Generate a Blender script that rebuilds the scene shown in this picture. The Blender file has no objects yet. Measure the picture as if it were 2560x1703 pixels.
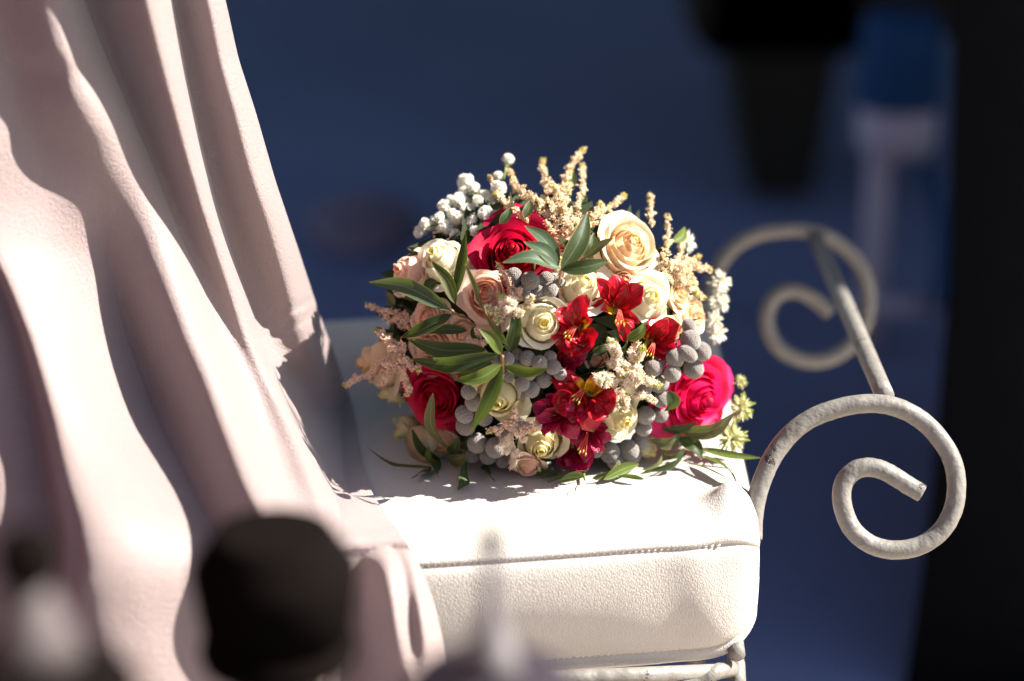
import bpy, math, random
import numpy as np
from mathutils import Vector, Matrix
rng = np.random.default_rng(7)
random.seed(7)
S = bpy.context.scene
COL = S.collection

# ------------------------------------------------------------------ camera
PITCH = math.radians(20.0)
CAMZ = 1.168
FPX = 85.0 / 36.0 * 2560.0            # focal length in photograph pixels
SP, CP = math.sin(PITCH), math.cos(PITCH)
CAM = np.array([0.0, 0.0, CAMZ])
RIGHT = np.array([1.0, 0, 0]); UP = np.array([0, SP, CP]); FWD = np.array([0, CP, -SP])
cam = bpy.data.cameras.new("camera"); cam_o = bpy.data.objects.new("camera", cam); COL.objects.link(cam_o)
cam.lens = 85.0; cam.sensor_width = 36.0; cam.clip_start = 0.05; cam.clip_end = 500
cam_o.location = (0, 0, CAMZ); cam_o.rotation_euler = (math.pi / 2 - PITCH, 0, 0)
cam.dof.use_dof = True; cam.dof.focus_distance = 1.69; cam.dof.aperture_fstop = 2.0
S.camera = cam_o

# ------------------------------------------------------------------ light
SUN = np.array([0.74, 0.065, 0.65]); SUN /= np.linalg.norm(SUN)
w = bpy.data.worlds.new("World"); S.world = w; w.use_nodes = True
nt = w.node_tree; bg = nt.nodes["Background"]; bg.inputs[1].default_value = 0.05
sky = nt.nodes.new("ShaderNodeTexSky"); sky.sky_type = 'NISHITA'; sky.sun_disc = False
sky.sun_elevation = math.asin(SUN[2]); sky.sun_rotation = math.atan2(SUN[0], SUN[1])
nt.links.new(sky.outputs[0], bg.inputs[0])
sl = bpy.data.lights.new("sun", 'SUN'); sl.energy = 5.0; sl.angle = math.radians(0.53); sl.color = (1.0, 0.95, 0.87)
so = bpy.data.objects.new("sun", sl); COL.objects.link(so); so.location = (4, -1, 5)
so.rotation_euler = Vector(SUN).to_track_quat('Z', 'Y').to_euler()
S.view_settings.view_transform = 'Standard'; S.view_settings.look = 'None'
S.view_settings.exposure = 1.9; S.view_settings.gamma = 1.0
S.cycles.use_denoising = True
S.cycles.max_bounces = 8; S.cycles.transmission_bounces = 6; S.cycles.sample_clamp_indirect = 6.0

# ------------------------------------------------------------------ helpers
def P(px, py, d):
    """a point seen at photograph pixel (px,py), d metres deep"""
    return CAM + d * (FWD + (px - 1280) / FPX * RIGHT - (py - 851.5) / FPX * UP)
def cam2w(v):
    return RIGHT * v[0] + UP * v[1] - FWD * v[2]
SEAT = 0.47
def dseat(py, z=SEAT):
    return (CAMZ - z) / (SP + CP * (py - 851.5) / FPX)
def lerp_tab(tab, y, w=34.0):
    a = np.array(tab, float); o = np.linspace(-1, 1, 9) * w
    k = 1 - np.abs(np.linspace(-1, 1, 9)) * .85
    ex = lambda t: np.interp(t, np.r_[a[0, 0] - 200, a[:, 0], a[-1, 0] + 200], np.r_[a[0, 1] - 200 * (a[1, 1] - a[0, 1]) / (a[1, 0] - a[0, 0]), a[:, 1], a[-1, 1] + 200 * (a[-1, 1] - a[-2, 1]) / (a[-1, 0] - a[-2, 0])])
    return float((ex(y + o) * k).sum() / k.sum())

def mesh(name, V, F, mat, smooth=True, attrs=None):
    me = bpy.data.meshes.new(name)
    me.from_pydata([tuple(v) for v in np.asarray(V, float)], [], [tuple(f) for f in F])
    if smooth: me.polygons.foreach_set("use_smooth", [True] * len(me.polygons))
    if attrs:
        for k, a in attrs.items():
            at = me.attributes.new(k, 'FLOAT', 'POINT'); at.data.foreach_set("value", np.asarray(a, np.float32))
    if mat is not None: me.materials.append(mat)
    me.update(); return me
WORLD = {}
def link(name, me, parent=None, loc=(0, 0, 0), rot=None, scale=None):
    """link mesh; loc is a WORLD location unless the parent is rotated (then local)"""
    o = bpy.data.objects.new(name, me); COL.objects.link(o)
    loc = np.array(loc, float)
    if parent is not None:
        o.parent = parent
        o.location = loc - WORLD.get(parent.name, np.zeros(3))
    else: o.location = loc
    WORLD[o.name] = loc
    if rot is not None: o.rotation_euler = rot
    if scale is not None: o.scale = (scale,) * 3
    return o
def wobj(name, V, F, mat, parent=None, origin=None, **k):
    V = np.asarray(V, float)
    if origin is None: origin = V.mean(0) if parent is not None else np.array([V[:, 0].mean(), V[:, 1].mean(), V[:, 2].min()])
    return link(name, mesh(name, V - origin, F, mat, **k), parent, origin)
def empty(name, loc):
    o = bpy.data.objects.new(name, None); COL.objects.link(o); o.location = loc
    o.empty_display_size = 0.02; WORLD[o.name] = np.array(loc, float); return o
def tag(o, label=None, cat=None, group=None, kind=None):
    for k, v in (("label", label), ("category", cat), ("group", group), ("kind", kind)):
        if v: o[k] = v
    return o
class MB:
    def __init__(s): s.V = []; s.F = []; s.n = 0; s.A = []
    def add(s, V, F, a=None):
        V = np.asarray(V, float); s.V.append(V); s.F += [tuple(i + s.n for i in f) for f in F]; s.n += len(V)
        s.A.append(np.zeros(len(V)) if a is None else np.broadcast_to(np.asarray(a, float), (len(V),)))
    def get(s): return np.concatenate(s.V), s.F
    def att(s): return np.concatenate(s.A)
def grid_faces(nu, nv, close_u=False):
    F = []
    for j in range(nv - 1):
        for i in range(nu if close_u else nu - 1):
            i2 = (i + 1) % nu
            F.append((j * nu + i, j * nu + i2, (j + 1) * nu + i2, (j + 1) * nu + i))
    return F
def resample(pts, n):
    """smooth Catmull-Rom through pts"""
    p = np.asarray(pts, float); q = np.vstack([2 * p[0] - p[1], p, 2 * p[-1] - p[-2]])
    out = []
    m = len(p) - 1
    for t in np.linspace(0, m, n):
        i = min(int(t), m - 1); f = t - i
        a, b, c, d = q[i], q[i + 1], q[i + 2], q[i + 3]
        out.append(0.5 * ((2 * b) + (c - a) * f + (2 * a - 5 * b + 4 * c - d) * f * f + (3 * b - 3 * c + d - a) * f ** 3))
    return np.array(out)
def tube(pts, rad, seg=8, caps=True):
    p = np.asarray(pts, float); n = len(p); rad = np.broadcast_to(np.asarray(rad, float), (n,))
    T = np.gradient(p, axis=0); T /= np.linalg.norm(T, axis=1)[:, None] + 1e-12
    ref = np.array([0.13, 0.31, 0.94]); 
    if abs(T[0] @ ref) > .9: ref = np.array([1., .1, 0])
    N = np.cross(T[0], ref); N /= np.linalg.norm(N)
    V = []
    for i in range(n):
        N = N - (N @ T[i]) * T[i]; N /= np.linalg.norm(N); B = np.cross(T[i], N)
        for k in range(seg):
            a = 2 * math.pi * k / seg
            V.append(p[i] + rad[i] * (math.cos(a) * N + math.sin(a) * B))
    F = grid_faces(seg, n, True)
    if caps: F += [tuple(range(seg))[::-1], tuple((n - 1) * seg + k for k in range(seg))]
    return np.array(V), F
def lathe(profile, seg=24, center=(0, 0, 0)):
    """profile: list of (radius, z)"""
    V = []
    for r, z in profile:
        for k in range(seg):
            a = 2 * math.pi * (k + .5) / seg; V.append((center[0] + r * math.cos(a), center[1] + r * math.sin(a), center[2] + z))
    F = grid_faces(seg, len(profile), True)
    F += [tuple(range(seg))[::-1], tuple((len(profile) - 1) * seg + k for k in range(seg))]
    return np.array(V), F
def frame(n, spin=0.0):
    n = np.asarray(n, float); n = n / np.linalg.norm(n)
    x = np.cross([0.2, 0.1, 1.0], n); x /= np.linalg.norm(x); y = np.cross(n, x)
    c, s = math.cos(spin), math.sin(spin)
    return Matrix(np.array([c * x + s * y, -s * x + c * y, n]).T.tolist())
def box(x0, x1, y0, y1, z0, z1):
    V = [(x, y, z) for z in (z0, z1) for y in (y0, y1) for x in (x0, x1)]
    return V, [(0, 2, 3, 1), (4, 5, 7, 6), (0, 1, 5, 4), (2, 6, 7, 3), (0, 4, 6, 2), (1, 3, 7, 5)]

# ------------------------------------------------------------------ materials
class Mat:
    def __init__(s, name):
        s.m = bpy.data.materials.new(name); s.m.use_nodes = True; s.t = s.m.node_tree; s.b = s.t.nodes["Principled BSDF"]
        s.out = s.t.nodes["Material Output"]
    def n(s, typ, **k):
        o = s.t.nodes.new("ShaderNode" + typ)
        for a, v in k.items():
            if a.startswith("i_"):
                o.inputs[a[2:].replace("_", " ")].default_value = v
            else: setattr(o, a, v)
        return o
    def l(s, a, b): s.t.links.new(a, b)
    def set(s, **k):
        for a, v in k.items(): s.b.inputs[a.replace("_", " ")].default_value = v
        return s
    def ramp(s, fac, stops):
        r = s.n("ValToRGB"); e = r.color_ramp.elements
        while len(e) < len(stops): e.new(0.5)
        for i, (p, c) in enumerate(stops):
            e[i].position = p; e[i].color = (*c, 1) if len(c) == 3 else c
        s.l(fac, r.inputs[0]); return r.outputs[0]
    def bump(s, h, strength, dist, prev=None):
        b = s.n("Bump"); b.inputs["Strength"].default_value = strength; b.inputs["Distance"].default_value = dist
        s.l(h, b.inputs["Height"])
        if prev is not None: s.l(prev, b.inputs["Normal"])
        s.l(b.outputs[0], s.b.inputs["Normal"]); return b.outputs[0]
    def coord(s): return s.n("TexCoord").outputs["Object"]
    def noise(s, scale, detail=3, rough=.5, vec=None):
        o = s.n("TexNoise"); o.inputs["Scale"].default_value = scale; o.inputs["Detail"].default_value = detail; o.inputs["Roughness"].default_value = rough
        s.l(vec if vec is not None else s.coord(), o.inputs["Vector"]); return o.outputs["Fac"]
    def attr(s, name): return s.n("Attribute", attribute_name=name).outputs["Fac"]
    def mixc(s, fac, a, b):
        o = s.n("Mix", data_type='RGBA')
        for sock, v in ((o.inputs[0], fac), (o.inputs[6], a), (o.inputs[7], b)):
            if isinstance(v, (tuple, list)): sock.default_value = (*v, 1) if len(v) == 3 else v
            elif isinstance(v, (int, float)): sock.default_value = v
            else: s.l(v, sock)
        return o.outputs[2]
    def math(s, op, a, b=0.0):
        o = s.n("Math", operation=op)
        for sock, v in ((o.inputs[0], a), (o.inputs[1], b)):
            if isinstance(v, (int, float)): sock.default_value = v
            else: s.l(v, sock)
        return o.outputs[0]
    def base(s, c): s.l(c, s.b.inputs["Base Color"])
    def thin(s, col, amount, normal=None):
        """let light through a thin sheet"""
        tr = s.n("BsdfTranslucent"); mx = s.n("MixShader"); mx.inputs[0].default_value = amount
        if isinstance(col, tuple): tr.inputs[0].default_value = (*col, 1)
        else: s.l(col, tr.inputs[0])
        if normal is not None: s.l(normal, tr.inputs["Normal"])
        s.l(s.b.outputs[0], mx.inputs[1]); s.l(tr.outputs[0], mx.inputs[2]); s.l(mx.outputs[0], s.out.inputs[0])

def simple(name, col, rough=.6, spec=.3, var=0.0, scale=60):
    M = Mat(name).set(Roughness=rough, Specular_IOR_Level=spec)
    if var:
        f = M.noise(scale, 4)
        M.base(M.mixc(f, tuple(c * (1 - var) for c in col), tuple(min(1, c * (1 + var)) for c in col)))
    else: M.b.inputs["Base Color"].default_value = (*col, 1)
    return M.m

def petal_mat(name, deep, mid, tip, trans=.48, rough=.5, vein=.10):
    M = Mat(name).set(Roughness=rough, Specular_IOR_Level=.25)
    t = M.attr("tone")
    c = M.ramp(t, [(0, deep), (.45, mid), (1, tip)])
    f = M.noise(90, 4, .6)
    c2 = M.mixc(M.math('MULTIPLY', f, vein * 2), c, tuple(x * .7 for x in mid))
    M.base(c2); nb = M.bump(M.noise(260, 3), .25, .0006)
    M.thin(c2, trans); return M.m

MAT = {}
MAT['white_rose'] = petal_mat('white_rose_petal', (.82, .72, .22), (.90, .84, .60), (.92, .88, .75))
MAT['cream_rose'] = petal_mat('cream_rose_petal', (.84, .73, .26), (.88, .79, .46), (.92, .85, .62))
MAT['peach_rose'] = petal_mat('peach_rose_petal', (.86, .34, .18), (.92, .62, .46), (.94, .77, .64))
MAT['apricot_rose'] = petal_mat('apricot_rose_petal', (.86, .42, .13), (.90, .68, .42), (.92, .81, .65))
MAT['crimson_rose'] = petal_mat('crimson_rose_petal', (.38, .002, .016), (.53, .004, .034), (.62, .008, .075), trans=.38)
MAT['pink_rose'] = petal_mat('magenta_rose_petal', (.62, .005, .06), (.78, .010, .11), (.84, .035, .18), trans=.38)
def lily_mat(name, deep, mid, tip):
    M = Mat(name).set(Roughness=.36, Specular_IOR_Level=.35)
    t = M.attr("tone"); u = M.attr("across")
    c = M.ramp(t, [(0, (.30, .22, .03)), (.14, deep), (.5, mid), (.93, tip), (1, (.30, .32, .10))])
    vein = M.math('POWER', M.math('ABSOLUTE', M.math('SINE', M.math('MULTIPLY', u, 11.0))), 3.0)
    c = M.mixc(M.math('MULTIPLY', vein, .35), c, tuple(x * .35 for x in deep))
    c = M.mixc(M.math('MULTIPLY', M.noise(55, 4), .5), c, tuple(x * .55 for x in mid)); M.base(c)
    M.bump(M.math('ADD', M.math('MULTIPLY', vein, .4), M.noise(150, 3)), .5, .0010); M.thin(c, .30); return M.m
MAT['lily_red'] = lily_mat('red_lily_petal', (.36, .008, .005), (.48, .004, .012), (.56, .006, .035))
MAT['lily_wine'] = lily_mat('wine_lily_petal', (.25, .003, .014), (.36, .003, .036), (.45, .007, .09))
def lily_yellow():
    M = Mat('yellow_streaked_lily_petal').set(Roughness=.4, Specular_IOR_Level=.3)
    t = M.attr("tone"); u = M.attr("across")
    c = M.ramp(t, [(0, (.45, .30, .03)), (.25, (.74, .46, .01)), (.60, (.74, .36, .012)), (.72, (.55, .02, .03)), (1, (.52, .02, .07))])
    wv = M.math('SINE', M.math('MULTIPLY', u, 17.0))
    gate = M.math('MULTIPLY', M.math('GREATER_THAN', wv, .72), M.math('GREATER_THAN', M.math('SINE', M.math('MULTIPLY', t, 21.0)), -.25))
    gate = M.math('MULTIPLY', gate, M.math('LESS_THAN', t, .68))
    c = M.mixc(gate, c, (.09, .006, .01)); M.base(c); M.thin(c, .25); return M.m
MAT['lily_yellow'] = lily_yellow()
MAT['stamen'] = simple('stamen', (.45, .05, .03), .5, .3, .2, 300)
MAT['anther'] = simple('anther', (.50, .36, .06), .7, .2)
MAT['stem'] = simple('green_stem', (.12, .16, .035), .5, .3, .3, 120)
MAT['brown_stem'] = simple('brown_stem', (.30, .16, .06), .5, .3, .3, 120)
MAT['calyx'] = simple('calyx', (.16, .20, .05), .55, .3, .3, 150)

def leaf_mat(name, dark, light, under, edge=(.30, .10, .04)):
    M = Mat(name).set(Roughness=.5, Specular_IOR_Level=.18)
    t = M.attr("tone"); u = M.math('ABSOLUTE', M.attr("across"))
    f = M.noise(70, 4, .6)
    c = M.mixc(f, dark, light)
    c = M.mixc(M.math('MULTIPLY', M.math('LESS_THAN', u, .055), .65), c, tuple(min(1, x * 2.2 + .03) for x in light))
    c = M.mixc(M.math('MULTIPLY', M.math('GREATER_THAN', u, .93), .55), c, (.26, .20, .05))
    c = M.mixc(M.math('MULTIPLY', M.math('GREATER_THAN', t, .955), .8), c, edge)
    geo = M.n("NewGeometry"); c2 = M.mixc(M.math('MULTIPLY', geo.outputs["Backfacing"], .8), c, under)
    M.base(c2)
    M.bump(M.math('ADD', M.noise(220, 3), M.math('MULTIPLY', M.math('LESS_THAN', u, .05), -.6)), .35, .0005)
    M.thin((.16, .25, .02), .18); return M.m
MAT['leaf'] = leaf_mat('eucalyptus_leaf', (.016, .028, .010), (.028, .044, .015), (.055, .08, .04))
MAT['leaf_pale'] = leaf_mat('pale_leaf', (.043, .07, .041), (.064, .096, .058), (.09, .13, .07))
MAT['leaf_lime'] = leaf_mat('young_leaf', (.055, .08, .014), (.085, .115, .022), (.10, .14, .045))
MAT['leaf_dark'] = leaf_mat('dark_leaf', (.028, .046, .018), (.048, .070, .026), (.07, .10, .045))
MAT['leaf_olive'] = leaf_mat('olive_leaf', (.075, .078, .032), (.11, .11, .05), (.17, .18, .10))

def berry_mat():
    M = Mat('silver_berry').set(Roughness=.9, Specular_IOR_Level=.1, Sheen_Weight=.5, Sheen_Roughness=.4)
    v = M.n("TexVoronoi"); v.inputs["Scale"].default_value = 1250; M.l(M.coord(), v.inputs["Vector"])
    f = M.noise(220, 3)
    c = M.mixc(f, (.205, .178, .155), (.285, .25, .22))
    c = M.mixc(M.math('MULTIPLY', v.outputs["Distance"], .45), c, (.15, .13, .12)); M.base(c)
    M.bump(v.outputs["Distance"], 1.0, .0011); return M.m
MAT['berry'] = berry_mat()
def floret_mat(name, a, b, c3, tr=.4):
    M = Mat(name).set(Roughness=.6, Specular_IOR_Level=.2)
    c = M.ramp(M.attr("tone"), [(0, a), (.6, b), (.86, b), (.92, c3)]); M.base(c); M.thin(c, tr); return M.m
MAT['astilbe'] = floret_mat('peach_floret', (.80, .60, .40), (.92, .80, .60), (.56, .50, .08))
MAT['astilbe_pink'] = floret_mat('pink_floret', (.78, .53, .40), (.90, .72, .58), (.50, .46, .10))
MAT['astilbe_white'] = floret_mat('white_floret', (.80, .64, .50), (.92, .82, .68), (.46, .48, .05))
MAT['green_star'] = floret_mat('greenish_floret', (.42, .44, .15), (.70, .68, .42), (.36, .42, .08))
MAT['gyp'] = floret_mat('white_blossom', (.70, .66, .46), (.93, .91, .84), (.93, .91, .84), .6)
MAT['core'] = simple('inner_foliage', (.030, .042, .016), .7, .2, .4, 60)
MAT['ribbon'] = simple('beige_ribbon', (.42, .32, .19), .7, .2, .25, 140)

def leather():
    M = Mat('white_leather').set(Roughness=.50, Specular_IOR_Level=.35)
    co = M.coord()
    mp = M.n("Mapping"); mp.inputs["Scale"].default_value = (1.5, .9, .9); mp.inputs["Rotation"].default_value = (0, .35, 0); M.l(co, mp.inputs[0])
    nz = M.n("TexNoise"); nz.inputs["Scale"].default_value = 60; M.l(mp.outputs[0], nz.inputs["Vector"])
    ad = M.n("VectorMath", operation='MULTIPLY_ADD'); ad.inputs[1].default_value = (.008,) * 3; M.l(nz.outputs["Color"], ad.inputs[0]); M.l(mp.outputs[0], ad.inputs[2])
    v = M.n("TexVoronoi", feature='DISTANCE_TO_EDGE'); v.inputs["Scale"].default_value = 400; M.l(ad.outputs[0], v.inputs["Vector"])
    edge = M.math('MINIMUM', v.outputs["Distance"], .22)
    wr = M.noise(26, 5, .65)
    h = M.math('ADD', M.math('MULTIPLY', edge, 2.4), M.math('MULTIPLY', wr, .9))
    c = M.mixc(M.noise(9, 4), (.42, .39, .35), (.485, .455, .42))
    crease = M.math('MULTIPLY', M.math('SUBTRACT', .10, M.math('MINIMUM', edge, .10)), 3.0)
    c = M.mixc(crease, c, (.33, .285, .24)); M.base(c)
    M.bump(h, .45, .0008); return M.m
MAT['leather'] = leather()
MAT['thread'] = simple('seam_thread', (.62, .56, .50), .8, .2)
def paint():
    M = Mat('chipped_white_paint').set(Roughness=.45, Specular_IOR_Level=.4)
    f = M.noise(38, 6, .62); g = M.noise(120, 4); big = M.noise(12, 3)
    c = M.mixc(big, (.145, .135, .12), (.215, .20, .18))
    dirt = M.ramp(g, [(.50, (0, 0, 0)), (.74, (1, 1, 1))])
    c = M.mixc(M.math('MULTIPLY', dirt, .45), c, (.115, .095, .08))
    chip = M.ramp(f, [(.645, (0, 0, 0)), (.66, (1, 1, 1))])
    c = M.mixc(chip, c, (.055, .045, .04)); M.base(c)
    v = M.n("TexVoronoi", feature='DISTANCE_TO_EDGE'); v.inputs["Scale"].default_value = 70; M.l(M.coord(), v.inputs["Vector"])
    cr = M.math('MULTIPLY', M.math('LESS_THAN', v.outputs["Distance"], .02), M.math('GREATER_THAN', big, .56))
    h = M.math('SUBTRACT', M.math('ADD', M.math('MULTIPLY', M.noise(75, 3), .8), M.math('MULTIPLY', f, .6)), M.math('ADD', M.math('MULTIPLY', chip, .5), M.math('MULTIPLY', cr, .4)))
    M.bump(h, .75, .0030); return M.m
MAT['paint'] = paint()
def satin():
    M = Mat('blush_satin').set(Roughness=.58, Specular_IOR_Level=.8, Sheen_Weight=.55, Sheen_Roughness=.35, Coat_Weight=.35, Coat_Roughness=.60, Coat_IOR=1.7)
    co = M.coord()
    mp = M.n("Mapping"); mp.inputs["Scale"].default_value = (1, 1, .45); M.l(co, mp.inputs[0])
    g = M.n("TexNoise"); g.inputs["Scale"].default_value = 1050; g.inputs["Detail"].default_value = 3; g.inputs["Roughness"].default_value = .85; M.l(mp.outputs[0], g.inputs["Vector"])
    g2 = M.noise(420, 2)
    c = M.mixc(M.noise(14, 3), (.285, .205, .193), (.33, .245, .232)); M.base(c)
    nb = M.bump(M.math('ADD', g.outputs["Fac"], M.math('MULTIPLY', g2, .6)), .9, .0019)
    M.thin((.38, .14, .09), .08); return M.m
MAT['satin'] = satin()
def ground_m():
    M = Mat('blue_grey_paving').set(Roughness=.85, Specular_IOR_Level=.15)
    c = M.mixc(M.noise(1.6, 5, .6), (.115, .15, .28), (.215, .245, .39)); M.base(c); M.bump(M.noise(40, 5), .3, .01); return M.m
MAT['ground'] = ground_m()
MAT['bounce_sheet'] = simple('bounce_stone', (.60, .51, .41), .9, .1, .2, 3)
def brick():
    M = Mat('bounce_wall_brick').set(Roughness=.9, Specular_IOR_Level=.1)
    mp = M.n("Mapping"); mp.inputs["Rotation"].default_value = (math.pi / 2, 0, math.pi / 2); M.l(M.coord(), mp.inputs[0])
    b_ = M.n("TexBrick"); b_.inputs["Scale"].default_value = 4.5; M.l(mp.outputs[0], b_.inputs["Vector"])
    for k_, c_ in ((1, (.085, .028, .018, 1)), (2, (.115, .042, .028, 1)), (3, (.09, .065, .055, 1))): b_.inputs[k_].default_value = c_
    M.base(b_.outputs[0]); return M.m
MAT['brick'] = brick()
MAT['black_cloth'] = simple('black_cloth', (.006, .006, .007), .9, .1, .3, 30)
MAT['dark_wood'] = simple('dark_wood', (.016, .014, .010), .8, .15, .3, 20)
MAT['shade_white'] = simple('white_painted_post', (.42, .40, .50), .6, .3, .1, 10)
MAT['blue_cloth'] = simple('blue_cloth', (.012, .055, .15), .8, .2, .2, 20)
MAT['dark_glass'] = simple('dark_brown_stopper', (.005, .0036, .0033), .95, .02)
MAT['grey_glass'] = simple('smoky_glass', (.085, .07, .07), .6, .2, .15, 30)
MAT['pale_glass'] = simple('pale_frosted_glass', (.15, .135, .14), .6, .2, .1, 30)
MAT['grey_base'] = simple('dull_purple_base', (.030, .023, .030), .8, .1)
MAT['table_dark'] = simple('dark_tabletop', (.022, .016, .020), .45, .4, .3, 12)
MAT['wall_dark'] = simple('dark_plaster', (.05, .05, .055), .9, .2, .2, 2)
MAT['pane'] = simple('window_pane', (.02, .025, .03), .1, .5)
MAT['petal_pale'] = simple('pale_pink_cloth', (.20, .15, .20), .9, .1, .15, 20)

# ------------------------------------------------------------------ setting
V, F = grid_faces(2, 2), None
wobj('ground', [(-60, -60, 0), (60, -60, 0), (60, 60, 0), (-60, 60, 0)], [(0, 1, 2, 3)], MAT['ground'])['kind'] = 'structure'

tag(wobj('bounce_sheet', [(.0, -12, .004), (12, -12, .004), (12, 2.0, .004), (.0, 2.0, .004)], [(0, 1, 2, 3)], MAT['bounce_sheet']), kind='structure')  # unseen sheet added to bounce warm sunlight up at seat and bouquet
# dark house to the right: it throws the shade over everything behind the seat
SHADE_Y = 2.07
hx = 2.6
house = empty('dark_house', (hx + .3, SHADE_Y + 6, 0))
tag(house, 'dark plastered house to the right that shades the ground', 'building')
b = MB(); b.add(*box(hx, hx + .6, SHADE_Y, SHADE_Y + 12, 0, 7.0))
wobj('wall', *b.get(), MAT['wall_dark'], house, smooth=False)
b = MB(); b.add(*box(hx, hx + .7, SHADE_Y, SHADE_Y + 12.3, 7.003, 7.25)); wobj('roof', *b.get(), MAT['dark_wood'], house, smooth=False)
V1, F1 = box(-5.0, hx - .004, SHADE_Y + .50, SHADE_Y + 9, 3.0, 3.06); wobj('sky_blocker', V1, F1, MAT['wall_dark'], house, smooth=False)  # added unseen slab that blocks overhead sky light behind the seat
for zz in (1.0, 4.2):
    for yy in (2.0, 5.0, 8.0):
        wf = wobj('window', *box(hx - .05, hx - .003, SHADE_Y + yy, SHADE_Y + yy + 1.1, zz, zz + 1.5), MAT['dark_wood'], house, smooth=False)
        wobj('pane', *box(hx - .056, hx - .052, SHADE_Y + yy + .08, SHADE_Y + yy + 1.02, zz + .08, zz + 1.42), MAT['pane'], wf, smooth=False)

# unseen wall added left of the seat to bounce warm light into the folds
bw = empty('warm_bounce_wall', (-1.25, .6, 0)); tag(bw, 'unseen brick-red wall added left of the white seat for warm bounce light', 'wall')
wobj('bounce_wall_body', *box(-1.40, -1.10, -1.6, 2.1, 0, 2.5), MAT['brick'], bw, smooth=False)
wobj('bounce_wall_cap', *box(-1.44, -1.06, -1.64, 2.14, 2.503, 2.58), MAT['wall_dark'], bw, smooth=False)

# ------------------------------------------------------------------ far blurred things
def ground_pt(px, py):
    d = CAMZ / (SP + CP * (py - 851.5) / FPX); return P(px, py, d)
# black cloth covered table at the right edge
def prism_px(left, right, d, depth):
    """solid standing at depth d: left/right are [(py, px)] outlines from top to bottom"""
    ys = [t[0] for t in left]; L = [P(t[1], t[0], d) for t in left]; R = [P(t[1], t[0], d) for t in right]
    n = len(ys); back = np.array([.16, depth, 0])
    Vv = L + R + [p + back for p in L] + [p + back for p in R]
    Ff = []
    for i in range(n - 1):
        Ff += [(i, i + 1, n + i + 1, n + i), (2 * n + i, 3 * n + i, 3 * n + i + 1, 2 * n + i + 1), (i, 2 * n + i, 2 * n + i + 1, i + 1), (n + i, n + i + 1, 3 * n + i + 1, 3 * n + i)]
    Ff += [(0, n, 3 * n, 2 * n), (n - 1, 3 * n - 1, 4 * n - 1, 2 * n - 1)]
    return np.array(Vv), Ff
d0 = 2.44
pyb = 851.5 + FPX * ((CAMZ - 0.002) / d0 - SP) / CP
Vc, Fc = prism_px([(-500, 2440), (0, 2385), (700, 2372), (1200, 2330), (1450, 2300), (pyb, 2260)], [(-500, 3100), (0, 3100), (700, 3150), (1200, 3180), (1450, 3200), (pyb, 3230)], d0, .40)
tag(wobj('black_cloth_table', Vc, Fc, MAT['black_cloth']), 'tall black cloth covered form filling the right edge behind the scrolled arms', 'cloth')
# dark block behind back scroll
d1 = 4.0
c0 = P(1940, 560, d1)
zb = 0.0
b = MB(); xl, xr = P(1785, 560, d1)[0], P(2105, 560, d1)[0]
ztop = P(0, -60, d1)[2]
prof = [(xl + .06, xr - .05, .03), (xl + .02, xr - .02, .25), (xl, xr, .5), (xl - .02, xr + .02, ztop - .1), (xl - .05, xr + .22, ztop - .06), (xl - .05, xr + .22, ztop + .5)]
Vd = []
for a, c, z in prof: Vd += [(a, c0[1], z), (c, c0[1], z), (c, c0[1] + .4, z), (a, c0[1] + .4, z)]
Fd = grid_faces(4, len(prof), True) + [(3, 2, 1, 0), tuple(4 * (len(prof) - 1) + k for k in range(4))]
tag(wobj('dark_cabinet', Vd, Fd, MAT['dark_wood'], smooth=False), 'almost black blurred block standing far behind the rear scroll', 'cabinet')
# white post with a cloth wrapped head and a bar, in the shade behind the arms
d2 = 3.3
post = empty('white_post', (P(2190, 900, d2)[0], P(2190, 900, d2)[1], 0)); tag(post, 'pale wrapped post with a bar, blurred in the shade behind the arms', 'post')
q = P(2200, 380, d2); wpx = d2 / FPX
V1, F1 = tube(resample([(q[0], q[1], z) for z in (0.0, .2, .4, q[2])], 8), 34 * wpx, 12); wobj('pole', V1, F1, MAT['shade_white'], post)
qc = P(2240, 330, d2)
prof = [(.5, 0), (92, .02), (100, .06), (97, .13), (86, .19), (70, .26), (40, .31), (.5, .325)]
zc = P(2240, 400, d2)[2]; hh = P(2240, 60, d2)[2] - zc
V1, F1 = lathe([(r * wpx, z / .325 * hh) for r, z in prof], 20, (qc[0], qc[1], zc)); wobj('wrapped_head', V1, F1, MAT['shade_white'], post)
V1, F1 = lathe([(r * wpx, z) for r, z in [(101, 0), (104, .01), (99, .10), (88, .125), (80, .125)]], 20, (qc[0], qc[1], zc + hh * .42)); wobj('blue_band', V1, F1, MAT['blue_cloth'], post)
a0, a1 = P(2150, 785, d2), P(2390, 785, d2)
V1, F1 = tube([a0 + np.array([0, .03, 0]), (a0 + a1) / 2 + np.array([0, .03, 0]), a1 + np.array([0, .03, 0])], 24 * wpx, 10); wobj('cross_bar', V1, F1, MAT['shade_white'], post)
V1, F1 = tube(resample([P(2345, 780, d2), P(2360, 640, d2), P(2345, 500, d2), P(2310, 410, d2)], 10), 22 * wpx, 8); wobj('side_rod', V1, F1, MAT['blue_cloth'], post)
# pale pink folded cloth lying on the paving
g = ground_pt(905, 580)
V1, F1 = lathe([(.01, .0), (.075, .004), (.085, .012), (.06, .022), (.01, .026)], 18); V1 = V1 * np.array([1, 1.9, 1]) + np.array([g[0], g[1], .004])
tag(wobj('pale_cloth', V1, F1, MAT['petal_pale']), 'faint pale pink cloth on the shaded paving left of the bouquet', 'cloth')

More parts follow.
